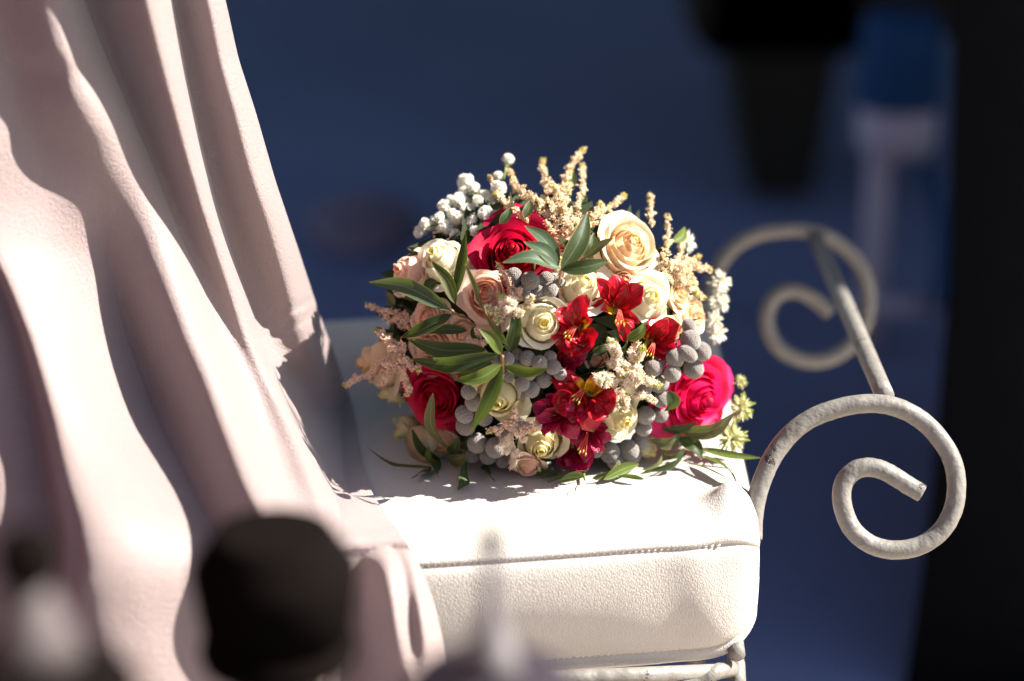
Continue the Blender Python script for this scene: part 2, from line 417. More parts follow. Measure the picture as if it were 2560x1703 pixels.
# ------------------------------------------------------------------ foreground bottles on a small dark table
TZ = 0.47
tb = empty('side_table', (P(500, 1700, 1.05)[0], P(500, 1700, 1.05)[1], 0)); tag(tb, 'dark small table at the bottom edge carrying the blurred bottles', 'table')
yt = P(500, 851, 1.0)[1]
tcx, tcy = P(640, 851, 1.0)[0], .92
V1, F1 = lathe([(.345, -.03), (.352, -.025), (.352, -.005), (.347, 0)], 48, (tcx, tcy, TZ)); wobj('tabletop', V1, F1, MAT['table_dark'], tb, smooth=False)
V1, F1 = lathe([(.16, 0), (.15, .02), (.03, .05), (.022, .3), (.03, TZ - .032)], 20, (tcx, tcy, 0)); wobj('pedestal', V1, F1, MAT['table_dark'], tb)
def bottle(px, d, label, parts, seg_head):
    """parts: [(name, material, seg, [(radius px, py)...])] along a vertical axis"""
    base = P(px, 1700, d); ax = base[0]; 
    yb = P(px, 1500, d)[1]
    r = empty('bottle', (ax, yb, TZ)); tag(r, label, 'bottle', 'bottles on the foreground table')
    m = d / FPX
    for nm, mat, seg, prof in parts:
        pr = []
        for rp, py in prof:
            z = TZ + .0005 if py is None else max(TZ + .0005, CAMZ + (yb / CP) * 0 - (SP + CP * (py - 851.5) / FPX) * (yb / (CP - SP * (py - 851.5) / FPX)))
            pr.append((rp * m, z))
        pr = sorted(pr, key=lambda t: t[1])
        V1, F1 = lathe(pr, seg, (ax, yb, 0)); wobj(nm, V1, F1, mat, r, smooth=seg > 10)
    return r
bottle(690, 1.20, 'dark bottle with a large blunt stopper in front of the drape', [
    ('stopper', MAT['dark_glass'], 28, [(120, 1326), (146, 1329), (152, 1336), (206, 1416), (209, 1432), (186, 1576), (160, 1582)]),
    ('neck', MAT['grey_glass'], 20, [(130, 1581), (108, 1605), (104, 1680), (120, 1760)]),
    ('collar', MAT['dark_glass'], 20, [(150, 1583), (190, 1590), (198, 1620), (190, 1646), (135, 1652)]),
    ('body', MAT['grey_glass'], 24, [(121, 1761), (160, 1800), (170, None), (100, None)])], 8)
bottle(75, .96, 'bottle with a small black round top at the lower left corner', [
    ('stopper', MAT['dark_glass'], 14, [(20, 1315), (68, 1335), (86, 1390), (78, 1440), (46, 1468)]),
    ('neck', MAT['grey_glass'], 20, [(44, 1463), (75, 1520), (95, 1570), (130, 1640)]),
    ('body', MAT['dark_glass'], 24, [(121, 1641), (200, 1662), (260, 1720), (150, None)])], 14)
bottle(1228, 1.06, 'slim bottle with a tiny dark knob in front of the cushion', [
    ('stopper', MAT['dark_glass'], 14, [(14, 1322), (32, 1335), (38, 1355), (30, 1375), (16, 1386)]),
    ('neck', MAT['pale_glass'], 20, [(20, 1387), (22, 1440), (24, 1520), (40, 1580), (60, 1620), (80, 1680)]),
    ('body', MAT['grey_base'], 24, [(81, 1681), (190, 1690), (215, 1715), (150, None)])], 14)

# ------------------------------------------------------------------ white iron seat
DF, DB = 1.70, 2.07
chair = empty('garden_seat', (0, 1.75, 0)); tag(chair, 'white painted iron seat with scrolled arms under the leather cushion', 'chair')
crop = [(285, 1330), (288, 1250), (300, 1170), (325, 1090), (365, 1005), (425, 925), (500, 865), (590, 825), (690, 802), (790, 800), (880, 825), (960, 875), (1020, 940), (1062, 1010), (1082, 1090), (1080, 1170), (1060, 1240), (1015, 1305), (950, 1350), (880, 1370), (800, 1368), (730, 1340), (675, 1290), (643, 1220), (634, 1150), (650, 1095), (690, 1058), (745, 1048), (800, 1062), (850, 1090), (900, 1122), (948, 1148)]
scroll = [(1700 + a / 1.5675, 500 + c / 1.5675) for a, c in crop]
TR = 24.0 * DF / FPX
front_pts = np.array([P(a, c, DF) for a, c in scroll])
base0 = front_pts[0]
top_leg = base0 + np.array([-.001, 0, -.06])
fp = resample(np.vstack([front_pts]), 170)
V1, F1 = tube(fp, TR, 18)
V1 += (rng.normal(0, 1, V1.shape) * .00008)
wobj('arm_scroll', V1, F1, MAT['paint'], chair)
# rear scroll: same bent tube, further back
bscr = [(1772, 760), (1776, 720), (1790, 680), (1815, 640), (1850, 607), (1900, 585), (1960, 576), (2010, 576), (2060, 588), (2105, 615), (2145, 655), (2168, 705), (2172, 760), (2160, 815), (2130, 860), (2085, 892), (2035, 903), (1985, 893), (1945, 868), (1922, 830), (1917, 790), (1930, 752), (1960, 730), (1995, 728), (2030, 745), (2060, 768), (2076, 784)]
TRB = TR
bp = resample([P(a, c, DB) for a, c in bscr], 130)
V1, F1 = tube(bp, TRB, 16); wobj('arm_scroll', V1, F1, MAT['paint'], chair)
cb = np.array([P(2212, 990, DF + .006), P(2160, 862, DF + .10), P(2105, 740, DF + .21), P(2040, 596, DB - .004)])
ccb = np.array([cb[0] + (cb[-1] - cb[0]) * t for t in np.linspace(0.0, 1, 24)])
V1, F1 = tube(ccb, TR * 1.02, 18); wobj('arm_bar', V1, F1, MAT['paint'], chair)
# rear arm stem down to the seat frame, front leg, rear legs
bs0 = P(1772, 760, DB)
V1, F1 = tube([bs0 + np.array([0, 0, .004]), (bs0[0] - .002, bs0[1], .5), (bs0[0] - .003, bs0[1], .25), (bs0[0] - .003, bs0[1], .0)], TR, 14); wobj('leg', V1, F1, MAT['paint'], chair)
lf = P(1842, 1640, DF - .014)
V1, F1 = tube([(lf[0], lf[1], z) for z in (SEAT - .110, lf[2] - .03, .2, 0)], 24.5 * DF / FPX, 16); wobj('leg', V1, F1, MAT['paint'], chair)
V1, F1 = tube(resample([base0 + np.array([0, 0, .004]), base0 + np.array([-.004, .012, -.03]), base0 + np.array([-.009, .024, -.06]), np.array([lf[0] + .002, lf[1] + .004, SEAT - .118])], 14), TR * .96, 14); wobj('arm_stem', V1, F1, MAT['paint'], chair)
lx = -.40
for yy in (lf[1], bs0[1]):
    V1, F1 = tube([(lx, yy, z) for z in (.40, .2, 0)], TR, 12); wobj('leg', V1, F1, MAT['paint'], chair)
zr = P(1500, 1672, 1.665)[2]
ra, rb = P(1300, 1700, 1.662), P(1790, 1680, 1.684)
dirr = (rb - ra) / np.linalg.norm(rb - ra)
rl = ra + (lx - ra[0]) / dirr[0] * dirr
V1, F1 = tube([rl, ra, (ra + rb) / 2, rb + dirr * .002], 20 * DF / FPX, 14); wobj('seat_rail', V1, F1, MAT['paint'], chair)
V1, F1 = tube(resample([P(1700, 1716, 1.680), P(1745, 1702, 1.682), P(1790, 1680, 1.684), P(1828, 1672, 1.70)], 16), 21 * DF / FPX, 12); wobj('corner_brace', V1, F1, MAT['paint'], chair)
V1, F1 = tube([(lf[0], lf[1], zr), (bs0[0] - .003, bs0[1], zr)], TR * .9, 12); wobj('seat_rail', V1, F1, MAT['paint'], chair)
V1, F1 = tube([(lx, bs0[1], zr), (bs0[0] - .003, bs0[1], zr)], TR * .9, 12); wobj('seat_rail', V1, F1, MAT['paint'], chair)

# ------------------------------------------------------------------ cushion
FRp = P(1896, 1352, dseat(1352)); FLp = P(1040, 1412, dseat(1412))
slope = (FRp[1] - FLp[1]) / (FRp[0] - FLp[0])
XR = FRp[0] + .003; XL = -.42; YB = P(900, 800, dseat(800))[1]
TH = .096
def yf(x): return FRp[1] + (x - XR) * slope
# closed profile: (offset from the front edge, z offset from seam, tag)
prof = []
for t in np.linspace(0, 1, 26): prof.append((.033 + (YB - yf(0) - .053) * (1 - t) ** 1.9, .004, 0))
prof += [(.028, .0035, 0), (.018, .0015, 0), (.010, -.0015, 0), (.005, -.005, 0), (.0024, -.0078, 0)]
prof += [(.0012, -.0092, 1), (.0030, -.0106, 2), (.0012, -.0120, 1)]
for t in np.linspace(0.0, 1, 14)[1:]: prof.append((-.0045 * math.sin(math.pi * t) ** .8 + .001 * t, -.0120 - (TH - .021) * t, 1))
prof += [(.0040, -.0885, 2), (.0024, -.0900, 1), (.004, -.0975, 1), (.012, -.1030, 1), (.05, -.105, 1)]
for t in np.linspace(0, 1, 5)[1:]: prof.append((.05 + (YB - yf(0) - .05) * t, -.105, 1))
prof += [(YB - yf(0) + .003, -.06, 1), (YB - yf(0) + .004, -.02, 0), (YB - yf(0), -.002, 0)]
PR = np.array(prof); npf = len(PR)
xs = list(np.linspace(XL, XR - .07, 72)) + list(np.linspace(XR - .066, XR - .03, 12)) + [XR - .024, XR - .018, XR - .013, XR - .009, XR - .006, XR - .0035, XR - .0015, XR - .0003]
V1 = []
for x in xs:
    e = max(0.0, (x - (XR - .024)) / .024); ins = .016 * (1 - math.sqrt(max(0, 1 - e * e))) if e > 0 else 0
    for o, dz, tg in PR:
        y = yf(x) + o; z = SEAT + .0078 + dz
        span = YB - yf(0)
        if tg == 0 and o > .0:      # padded top
            bx = min(1, max(0, (XR - x) / .10)); by = min(1, o / .10) * min(1, max(0, (span - o) / .10))
            z += .006 * (bx ** .5) * (by ** .5)
        # inset at the rounded right end
        yc, zc2 = yf(x) + span / 2, SEAT - .038
        y += np.sign(yc - y) * min(ins, abs(yc - y)); z += np.sign(zc2 - z) * min(ins * .75, abs(zc2 - z)) * (1.0)
        # lower corner hangs and rounds off
        if tg and dz < -.03: 
            q = max(0, 1 - (XR - x) / .05); z += .014 * q ** 2 * min(1, (-dz - .03) / .05)
        # pinched ear of leather at the front right corner
        ex = (x - (XR - .020)) / .014; ey = (o - .036) / .017
        if tg == 0 and o < .2: z += .019 * math.exp(-abs(ex) ** 1.5 - abs(ey) ** 1.5)
        # puckers beside the corner and gentle waviness of the front
        if tg:
            y += .0016 * math.sin(x * 95 + dz * 30) * math.exp(-((x - (XR - .03)) / .035) ** 2) + .0012 * math.sin(x * 23 + 1.3) * math.sin(dz * 60)
        V1.append((x, y, z))
F1 = grid_faces(npf, len(xs), True)
F1.append(tuple((len(xs) - 1) * npf + k for k in range(npf))); F1.append(tuple(range(npf))[::-1])
cush = empty('seat_cushion', (0, (yf(0) + YB) / 2, SEAT - .09)); tag(cush, 'thick white leather cushion with stitched seams under the bouquet', 'cushion')
wobj('leather_cover', V1, F1, MAT['leather'], cush)
b = MB()
def stitch_line(zof, x0, x1, yof, step=.0044, rise=lambda x: 0):
    x = x0
    while x < x1:
        zz = SEAT + .0078 + zof + rise(x)
        p = np.array([x, yf(x) + yof, zz]); q = p + np.array([step * .68, step * .68 * slope, .0008])
        b.add(*tube([p + np.array([0, .0012, 0]), p * .7 + q * .3 + np.array([0, -.0004, 0]), p * .3 + q * .7 + np.array([0, -.0004, 0]), q + np.array([0, .0012, 0])], .00062, 5)); x += step
stitch_line(-.0106, XL + .01, XR - .030, .0022)
stitch_line(-.0880, XL + .01, XR - .030, .0030, rise=lambda x: .014 * max(0, 1 - (XR - x) / .05) ** 2)
tag(wobj('stitching', *b.get(), MAT['thread'], cush), kind='stuff')
# ------------------------------------------------------------------ blush satin drape
R_ = [(-300, 480), (0, 564), (146, 596), (282, 640), (450, 688), (629, 748), (780, 797), (893, 838), (960, 862), (1019, 886), (1080, 888), (1130, 895), (1190, 912), (1247, 938), (1340, 1006), (1421, 1055), (1514, 1088), (1612, 1110), (1760, 1125)]
C1 = [(-300, 380), (0, 434), (200, 471), (374, 509), (504, 542), (640, 585), (835, 650), (932, 691), (1030, 745), (1127, 789), (1209, 827), (1285, 854), (1394, 862), (1550, 858), (1760, 850)]
C2 = [(-300, 150), (0, 211), (125, 260), (249, 314), (401, 379), (499, 417), (634, 472), (748, 520), (840, 558), (932, 604), (1019, 637), (1122, 675), (1204, 702), (1323, 756), (1450, 780), (1760, 800)]
C3 = [(-300, 100), (0, 140), (300, 195), (466, 238), (542, 249), (645, 266), (753, 295), (846, 320), (953, 359), (1068, 403), (1176, 457), (1274, 506), (1340, 544), (1450, 600), (1760, 700)]
C5 = [(-300, -75), (500, -60), (620, -35), (683, 0), (748, 27), (845, 63), (932, 87), (1062, 120), (1209, 147), (1312, 169), (1421, 169), (1476, 152), (1557, 158), (1655, 196), (1760, 230)]
C4a = [(-300, -50), (0, -20), (135, 0), (179, 30), (244, 33), (314, 54), (374, 98), (480, 140)]
def sm(a, b_, x):
    t = np.clip((x - a) / (b_ - a), 0, 1); return t * t * (3 - 2 * t)
from math import cos
def prof_fn(knots):
    k = np.array(knots)
    tt = np.linspace(0, 1, 401)
    # monotone-ish cosine-free smoothing: linear interp then box blur, endpoints kept
    y = np.interp(tt, k[:, 0], k[:, 1]); ker = np.ones(49) / 49
    yp = np.concatenate([2 * y[0] - y[1:25][::-1], y, 2 * y[-1] - y[-25:-1][::-1]])
    ys = np.convolve(yp, ker, 'valid'); return lambda t: np.interp(t, tt, ys)
def arch(t, lead=.0, p=.9):
    q = min(1.0, max(0.0, (t - lead) / (1 - lead))); return math.sin(math.pi * q ** p) + .04 * t
fold = lambda t: arch(t, .0, 1.85)
fold_dark = lambda t: arch(t, 0, 1.6)
panel = lambda t: arch(t, 0, .42)
back_flap = prof_fn([(0, 0), (.3, .35), (.6, .1), (1, -1)])
rows = np.arange(-300, 1765, 7.0); XG, DG, LG = [], [], []
NS = [14, 16, 26, 26, 40, 44]
V1 = []
for y in rows:
    xR, x1, x2, x3, x5 = (float(lerp_tab(t, y)) for t in (R_, C1, C2, C3, C5))
    x4 = float(lerp_tab(C4a, min(y, 480)))
    x4 = x4 * (1 - sm(250, 700, y)) + (x5 + .42 * (x3 - x5)) * sm(250, 700, y)
    xL = min(-170, x5 - 100)
    # depths
    dR = lerp_tab([(-300, 1.655), (0, 1.67), (500, 1.715), (800, 1.80), (1019, 1.885)], min(y, 1019), 90) if y < 1019 else (dseat(y) - .010)
    if y > 1412: dR = max(1.60, dseat(1412) - .010 - (y - 1412) * .00010)
    d1_ = lerp_tab([(-300, 1.635), (0, 1.65), (500, 1.685), (800, 1.73), (1030, 1.73), (1285, 1.668), (1420, 1.615), (1760, 1.62)], y, 150)
    d2_ = lerp_tab([(-300, 1.62), (0, 1.635), (500, 1.66), (800, 1.68), (1030, 1.675), (1320, 1.59), (1760, 1.58)], y, 150)
    d3_ = lerp_tab([(-300, 1.615), (0, 1.63), (500, 1.65), (800, 1.665), (1030, 1.66), (1340, 1.57), (1760, 1.565)], y, 150)
    d5_ = lerp_tab([(-300, 1.595), (0, 1.6), (640, 1.6), (1030, 1.585), (1340, 1.55), (1760, 1.55)], y, 150)
    dL_ = d5_ + .03
    wp = sm(420, 1050, y); w4 = 1 - sm(220, 640, y); w3 = sm(360, 800, y)
    lowfade = 1 - .75 * sm(1180, 1420, y)
    xx = [xL, x5, x4, x3, x2, x1, xR]; dd = [dL_, d5_ + .004, 0, 0, d2_, d1_, dR]
    dd[3] = d3_ * w3 + (d5_ + (d2_ - d5_) * .6) * (1 - w3); dd[2] = d5_ + (dd[3] - d5_) * (x4 - x5) / (x3 - x5)
    for si in range(6):
        n = NS[si]; last = si == 5
        for k in range(n + (1 if last else 0)):
            t = k / n
            t = t if si in (0, 2, 3) else t
            x = xx[si] + (xx[si + 1] - xx[si]) * t; d = dd[si] + (dd[si + 1] - dd[si]) * t
            wm = (xx[si + 1] - xx[si]) / FPX * d
            h = 0.0
            if si == 5: h = .74 * wm * fold(t) * (1 - .65 * sm(850, 1100, y)) + .012 * sm(1180, 1330, y) * math.sin(math.pi * min(1, t * 1.0)) ** 1
            elif si == 4: h = .92 * wm * fold(t) * (1 - .35 * sm(1150, 1350, y))
            elif si == 3: h = (.60 + .34 * sm(650, 1050, y)) * wm * fold_dark(t) * w3
            if si in (2, 3):          # fold C4..C2 near the top
                tt = (x - x4) / (x2 - x4); h += .42 * (x2 - x4) / FPX * d * fold_dark(tt) * w4
            if si in (0, 1): 
                if x < x4: tt = (x - xL) / (x4 - xL); h += .14 * (x4 - xL) / FPX * d * panel(tt) * w4
            if si in (1, 2):
                tt = (x - x5) / (x3 - x5); h += .34 * (x3 - x5) / FPX * d * panel(tt) * wp * (1 - .35 * sm(1250, 1600, y))
            if si == 0 and y > 560: h += (.014 * math.sin(math.pi * t) - .016 * t ** 2) * sm(560, 760, y) * (1 - .6 * sm(1300, 1500, y))
            # fine drapery undulation
            h += .0012 * math.sin(x * .013 + y * .002 + 1.0)
            # the lower edge swells and turns under
            dcurl = .012 * sm(1380, 1800, y) * (1 if si < 4 else .3)
            if si >= 4 and y > 1150:
                for (xa, ya, xb, yb, am, wd) in ((868, 1195, 935, 1290, .006, 12), (1005, 1400, 1032, 1620, .007, 20), (872, 1390, 905, 1660, .006, 30)):
                    f_ = np.clip((y - ya) / (yb - ya), -.3, 1.3); xc_ = xa + (xb - xa) * f_
                    gate = sm(-.25, .15, f_) * (1 - sm(.85, 1.28, f_)); dx_ = (x - xc_) / wd
                    h += gate * am * (-math.exp(-dx_ * dx_) + .9 * math.exp(-((dx_ + 2.0) / 1.3) ** 2) + .6 * math.exp(-((dx_ - 1.8) / 1.0) ** 2))
            # small cross creases on the right rim
            if si == 5:
                h -= .0035 * (math.exp(-((y - 775 + (t - .6) * 70) / 9) ** 2) + .8 * math.exp(-((y - 812 + (t - .6) * 90) / 10) ** 2)) * sm(.2, .8, t)
            dq = d - h + dcurl; kk = (y - 851.5) / FPX
            dfr = (yf((x - 1280) / FPX * 1.62) - .009) / (CP - SP * kk)
            lim = dfr if CAMZ - dfr * (SP + CP * kk) < SEAT + .021 else dseat(y, SEAT + .021)
            XG.append(x); DG.append(min(dq, lim)); LG.append(lim)
nc = sum(NS) + 1
XG = np.array(XG).reshape(len(rows), nc); DG = np.array(DG).reshape(len(rows), nc); LG = np.array(LG).reshape(len(rows), nc)
ker = np.hanning(31)[1:-1]; ker /= ker.sum(); hw = len(ker) // 2
Dp = np.vstack([DG[:1]] * hw + [DG] + [DG[-1:]] * hw)
DS = sum(ker[i] * Dp[i:i + len(rows)] for i in range(len(ker)))
wy = np.array([float(sm(1120, 1220, y)) for y in rows])[:, None] * np.clip((np.arange(nc) - 78) / 14, 0, 1)[None, :]
DG = DG * (1 - wy) + (DS - .006 * np.clip((rows[:, None] - 1220) / 120, 0, 1)) * wy
V1 = np.array([P(XG[r, c], rows[r], min(DG[r, c], LG[r, c] - .002)) for r in range(len(rows)) for c in range(nc)]); F1 = grid_faces(nc, len(rows))
tag(wobj('satin_drape', V1, F1, MAT['satin']), 'blush pink satin drape falling in long folds over the left of the seat', 'drape')

# ------------------------------------------------------------------ bouquet
BC = (1340, 800); BRX, BRY, BRZ, BD = 455.0, 415.0, .105, 1.785
def surf(px, py):
    a, c = (px - BC[0]) / BRX, (py - BC[1]) / BRY
    r = math.hypot(a, c); k = min(1, .97 / max(r, 1e-6)); a2, c2 = a * k, c * k
    zc = math.sqrt(max(.02, 1 - a2 * a2 - c2 * c2))
    return BD - BRZ * zc, np.array([a2, -c2, zc])
def fpos(px, py, off=0.0, clear=.004):
    d, n = surf(px, py); d -= off
    ds = dseat(py, SEAT + .0190 + clear)
    if py > 1000: d = min(d, ds)
    return P(px, py, d), cam2w(n / np.linalg.norm(n)), d
bq = empty('bridal_bouquet', (P(1340, 1150, 1.78)[0], P(1340, 1150, 1.78)[1], SEAT + .012))
tag(bq, 'round bouquet of cream, peach and crimson roses lying on the white cushion', 'bouquet')

# inner foliage (fills the gaps)
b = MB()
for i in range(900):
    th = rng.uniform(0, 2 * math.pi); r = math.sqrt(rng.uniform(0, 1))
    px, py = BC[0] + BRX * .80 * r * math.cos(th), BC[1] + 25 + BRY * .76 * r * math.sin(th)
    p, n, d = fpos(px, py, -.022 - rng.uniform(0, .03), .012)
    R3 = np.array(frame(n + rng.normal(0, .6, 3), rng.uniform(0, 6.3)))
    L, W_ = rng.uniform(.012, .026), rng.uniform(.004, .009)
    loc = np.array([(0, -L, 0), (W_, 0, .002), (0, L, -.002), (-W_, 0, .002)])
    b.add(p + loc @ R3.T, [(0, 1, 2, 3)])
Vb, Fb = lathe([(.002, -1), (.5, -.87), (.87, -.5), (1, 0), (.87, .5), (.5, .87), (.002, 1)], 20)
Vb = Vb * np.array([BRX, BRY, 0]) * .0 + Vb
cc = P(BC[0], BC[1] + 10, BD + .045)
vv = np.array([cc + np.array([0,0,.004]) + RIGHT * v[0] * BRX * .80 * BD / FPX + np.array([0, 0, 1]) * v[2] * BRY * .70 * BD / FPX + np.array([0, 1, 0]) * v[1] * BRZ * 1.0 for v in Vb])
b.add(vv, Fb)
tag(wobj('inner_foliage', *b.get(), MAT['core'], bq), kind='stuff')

# ---- roses
def rose_petals(style, seed):
    r_ = np.random.default_rng(seed); out = []
    N = {'bud': 12, 'open': 20, 'full': 25}[style]
    ph = r_.uniform(0, 6.28); prev = None
    for k in range(N):
        t = k / (N - 1)
        ang = ph + k * 2.39996 + r_.normal(0, .12)
        if style == 'bud':
            belly = .20 + .60 * t ** .9; rim = belly * (.38 + .72 * t ** .8) + .02; H = .72 - .50 * t ** 1.25; curl = .02 + .20 * t ** 2; half = math.radians(125 - 50 * t ** .6); z0 = -.95
        elif style == 'open':
            belly = .16 + .62 * t ** .9; rim = belly * (.40 + .80 * t ** .7); H = .56 - .50 * t ** 1.4; curl = .03 + .20 * t ** 1.5; half = math.radians(120 - 56 * t ** .55); z0 = -.75
        else:
            belly = .14 + .62 * t ** .9; rim = belly * (.42 + .84 * t ** .7); H = .50 - .52 * t ** 1.35; curl = .03 + .20 * t ** 1.3; half = math.radians(118 - 58 * t ** .5); z0 = -.65
        if k >= N - 3: curl += .12; H -= .10 + .10 * r_.uniform()
        if prev is not None:
            pb, pr_, pH = prev; sz = (H - z0) / (pH - z0); qq = max(0, min(1, (sz - .6) / .4)); qq = qq * qq * (3 - 2 * qq)
            hug = pb * (.5 + .5 * math.sin(math.pi / 2 * min(1, sz / .6))) + (pr_ - pb) * qq
            rim = min(rim, hug + .012 + (.10 if style == 'bud' else .13) * t ** 1.6)
        prev = (belly, rim, H)
        nu, nv = 11, 9
        wob = r_.uniform(0, 6.28, 3); skew = r_.normal(0, .05)
        Vp, tone, across = [], [], []
        for j in range(nv):
            s = j / (nv - 1)
            for i in range(nu):
                u = -1 + 2 * i / (nu - 1)
                se = s * (1 - (.14 + .10 * t) * abs(u) ** 2.6)
                q = max(0, (se - .60) / .40); q3 = q * q * (3 - 2 * q); e = max(0, (se - .80) / .20)
                r = belly * (.5 + .5 * math.sin(math.pi / 2 * min(1, se / .60))) + (rim - belly) * q3
                r += curl * e * e * (1 - .3 * abs(u))
                r *= 1 + .10 * u * (.35 + .5 * t)
                r += (.008 + .030 * t) * math.sin(3.1 * u + wob[0]) * se * se + .030 * t * math.sin(6 * u + wob[1]) * e
                z = z0 + (H - z0) * se
                z -= .55 * curl * e * e + .0
                z += .03 * math.sin(2.3 * u + wob[2]) * se + skew * u * se + .05 * t * e * math.exp(-(u / .2) ** 2)
                a = ang + u * half * (1 - .25 * (1 - s))
                Vp.append((r * math.cos(a), r * math.sin(a), z))
                tone.append(min(1, max(0, .05 + .80 * t ** .8 + .40 * (se - .7)))); across.append(u)
        out.append((Vp, grid_faces(nu, nv), tone, across))
    return out
ROSE_CACHE = {}
def rose_meshes(kind, style, var):
    key = (kind, style, var)
    if key not in ROSE_CACHE:
        core = lathe([(.01, -1.0), (.10, -.98), (.26, -.80), (.30, -.62), (.20, -.3), (.17, .2), (.13, .38), (.06, .46), (.012, .48)], 10)
        cm = mesh('rose', core[0], core[1], MAT[kind], attrs={'tone': np.full(len(core[0]), .05), 'across': np.zeros(len(core[0]))})
        ROSE_CACHE[key] = (cm, [mesh('petal', v, f, MAT[kind], attrs={'tone': tn, 'across': ac}) for v, f, tn, ac in rose_petals(style, sum(map(ord, kind + style)) + 31 * var)])
    return ROSE_CACHE[key]
rose_i = 0
def rose(px, py, rad, kind, style, var=0, off=0.0, tilt=(0, 0), spin=None, label=None, squash=1.0):
    """tilt shifts the way the bloom faces, in camera right / up"""
    global rose_i
    p, n, d = fpos(px, py, off, .003 + .35 * rad * 1.78 / FPX)
    nc_ = surf(px, py)[1]; v = np.array([nc_[0] * .75 + tilt[0], nc_[1] * .75 + tilt[1], max(nc_[2], .35)])
    n = cam2w(v / np.linalg.norm(v))
    cm, pm = rose_meshes(kind, style, var)
    R_m = rad * 1.12 * d / FPX
    p = p - n * R_m * .32
    o = link('rose', cm, bq, p); rose_i += 1
    o.rotation_euler = frame(n, spin if spin is not None else rose_i * 1.7).to_euler(); o.scale = (R_m, R_m, R_m)
    if label: o['label'] = label
    for m_ in pm:
        c = bpy.data.objects.new('petal', m_); COL.objects.link(c); c.parent = o
    return o
R = rose
R(1090, 638, 70, 'white_rose', 'bud', 0, .004, (-.05, .15), label='ivory rose at the upper left')
R(1008, 676, 66, 'peach_rose', 'bud', 0, .0, (-.25, .05), label='pale peach rose bud at the left shoulder')
R(1282, 625, 114, 'crimson_rose', 'full', 0, .0, (.0, .05), label='large crimson rose at the top')
R(1211, 733, 72, 'peach_rose', 'open', 1, .012, (-.02, .05), label='pink peach open rose left of centre')
R(1462, 706, 66, 'white_rose', 'bud', 1, .010, (.0, .30), label='white rose under the leaf sprig')
R(1585, 602, 84, 'apricot_rose', 'open', 0, .004, (-.05, .0), label='large creamy apricot rose at the upper right')
R(1632, 742, 66, 'white_rose', 'bud', 2, .012, (-.1, .05), label='white rose right of centre')
R(1358, 808, 70, 'white_rose', 'bud', 3, .018, (.05, .0), label='white rose at the centre')
R(1244, 1003, 70, 'cream_rose', 'bud', 0, .016, (.05, .0), label='cream rose below the grey berries')
R(1354, 1120, 63, 'cream_rose', 'bud', 1, .013, (.0, .25), label='cream rose at the bottom')
R(1558, 1050, 66, 'cream_rose', 'bud', 2, .018, (.05, .10), label='cream rose at the lower right')
R(1084, 1005, 90, 'crimson_rose', 'full', 1, .002, (.15, .05), label='crimson rose at the lower left')
R(1768, 1000, 110, 'pink_rose', 'full', 0, .026, (-.38, .22), label='bright pink rose at the right')
R(1072, 868, 72, 'peach_rose', 'full', 2, -.006, (.0, .10), label='peach rose behind the left leaves')
R(924, 905, 84, 'apricot_rose', 'bud', 3, .006, (-.12, .12), label='cream rose at the far left')
R(1103, 1118, 42, 'peach_rose', 'open', 0, .0, (.1, .0), label='small salmon rose at the lower left')
R(1319, 1178, 38, 'peach_rose', 'open', 1, .002, (.0, .1), label='small peach rose touching the cushion')
R(1706, 735, 44, 'apricot_rose', 'full', 1, -.004, (.0, .1), label='small apricot rose beside the white rose')
R(1748, 788, 54, 'apricot_rose', 'open', 2, -.004, (.05, .1), label='creamy apricot rose at the right edge')
R(1690, 820, 38, 'apricot_rose', 'bud', 0, .002, (.0, .1), label='small apricot bud above the grey berries')
R(1565, 700, 44, 'peach_rose', 'bud', 2, -.006, (-.2, .1), label='peach rose half hidden by the white rose')
R(1400, 655, 36, 'white_rose', 'bud', 0, -.012, (.0, .3))
R(1628, 1078, 32, 'peach_rose', 'bud', 1, .0, (.1, .0))
R(1626, 1128, 40, 'cream_rose', 'bud', 0, -.004, (.1, .05))
R(1395, 585, 46, 'peach_rose', 'open', 2, -.016, (.0, .2))
R(1150, 835, 40, 'peach_rose', 'bud', 1, -.006, (-.2, .0))
R(1500, 900, 40, 'peach_rose', 'bud', 0, -.025, (.0, .0))
R(1058, 795, 50, 'peach_rose', 'open', 0, -.006, (-.1, .15))
R(1165, 665, 40, 'white_rose', 'bud', 1, -.012, (-.1, .1))
R(1445, 612, 42, 'peach_rose', 'open', 1, -.012, (-.05, .15))
R(1185, 905, 42, 'cream_rose', 'bud', 3, -.010, (-.1, .1))
R(965, 985, 46, 'cream_rose', 'bud', 1, -.014, (-.3, .0))
R(1420, 1060, 36, 'peach_rose', 'bud', 2, -.012, (.0, .1))
R(1000, 1085, 40, 'cream_rose', 'bud', 2, -.012, (-.2, .0))

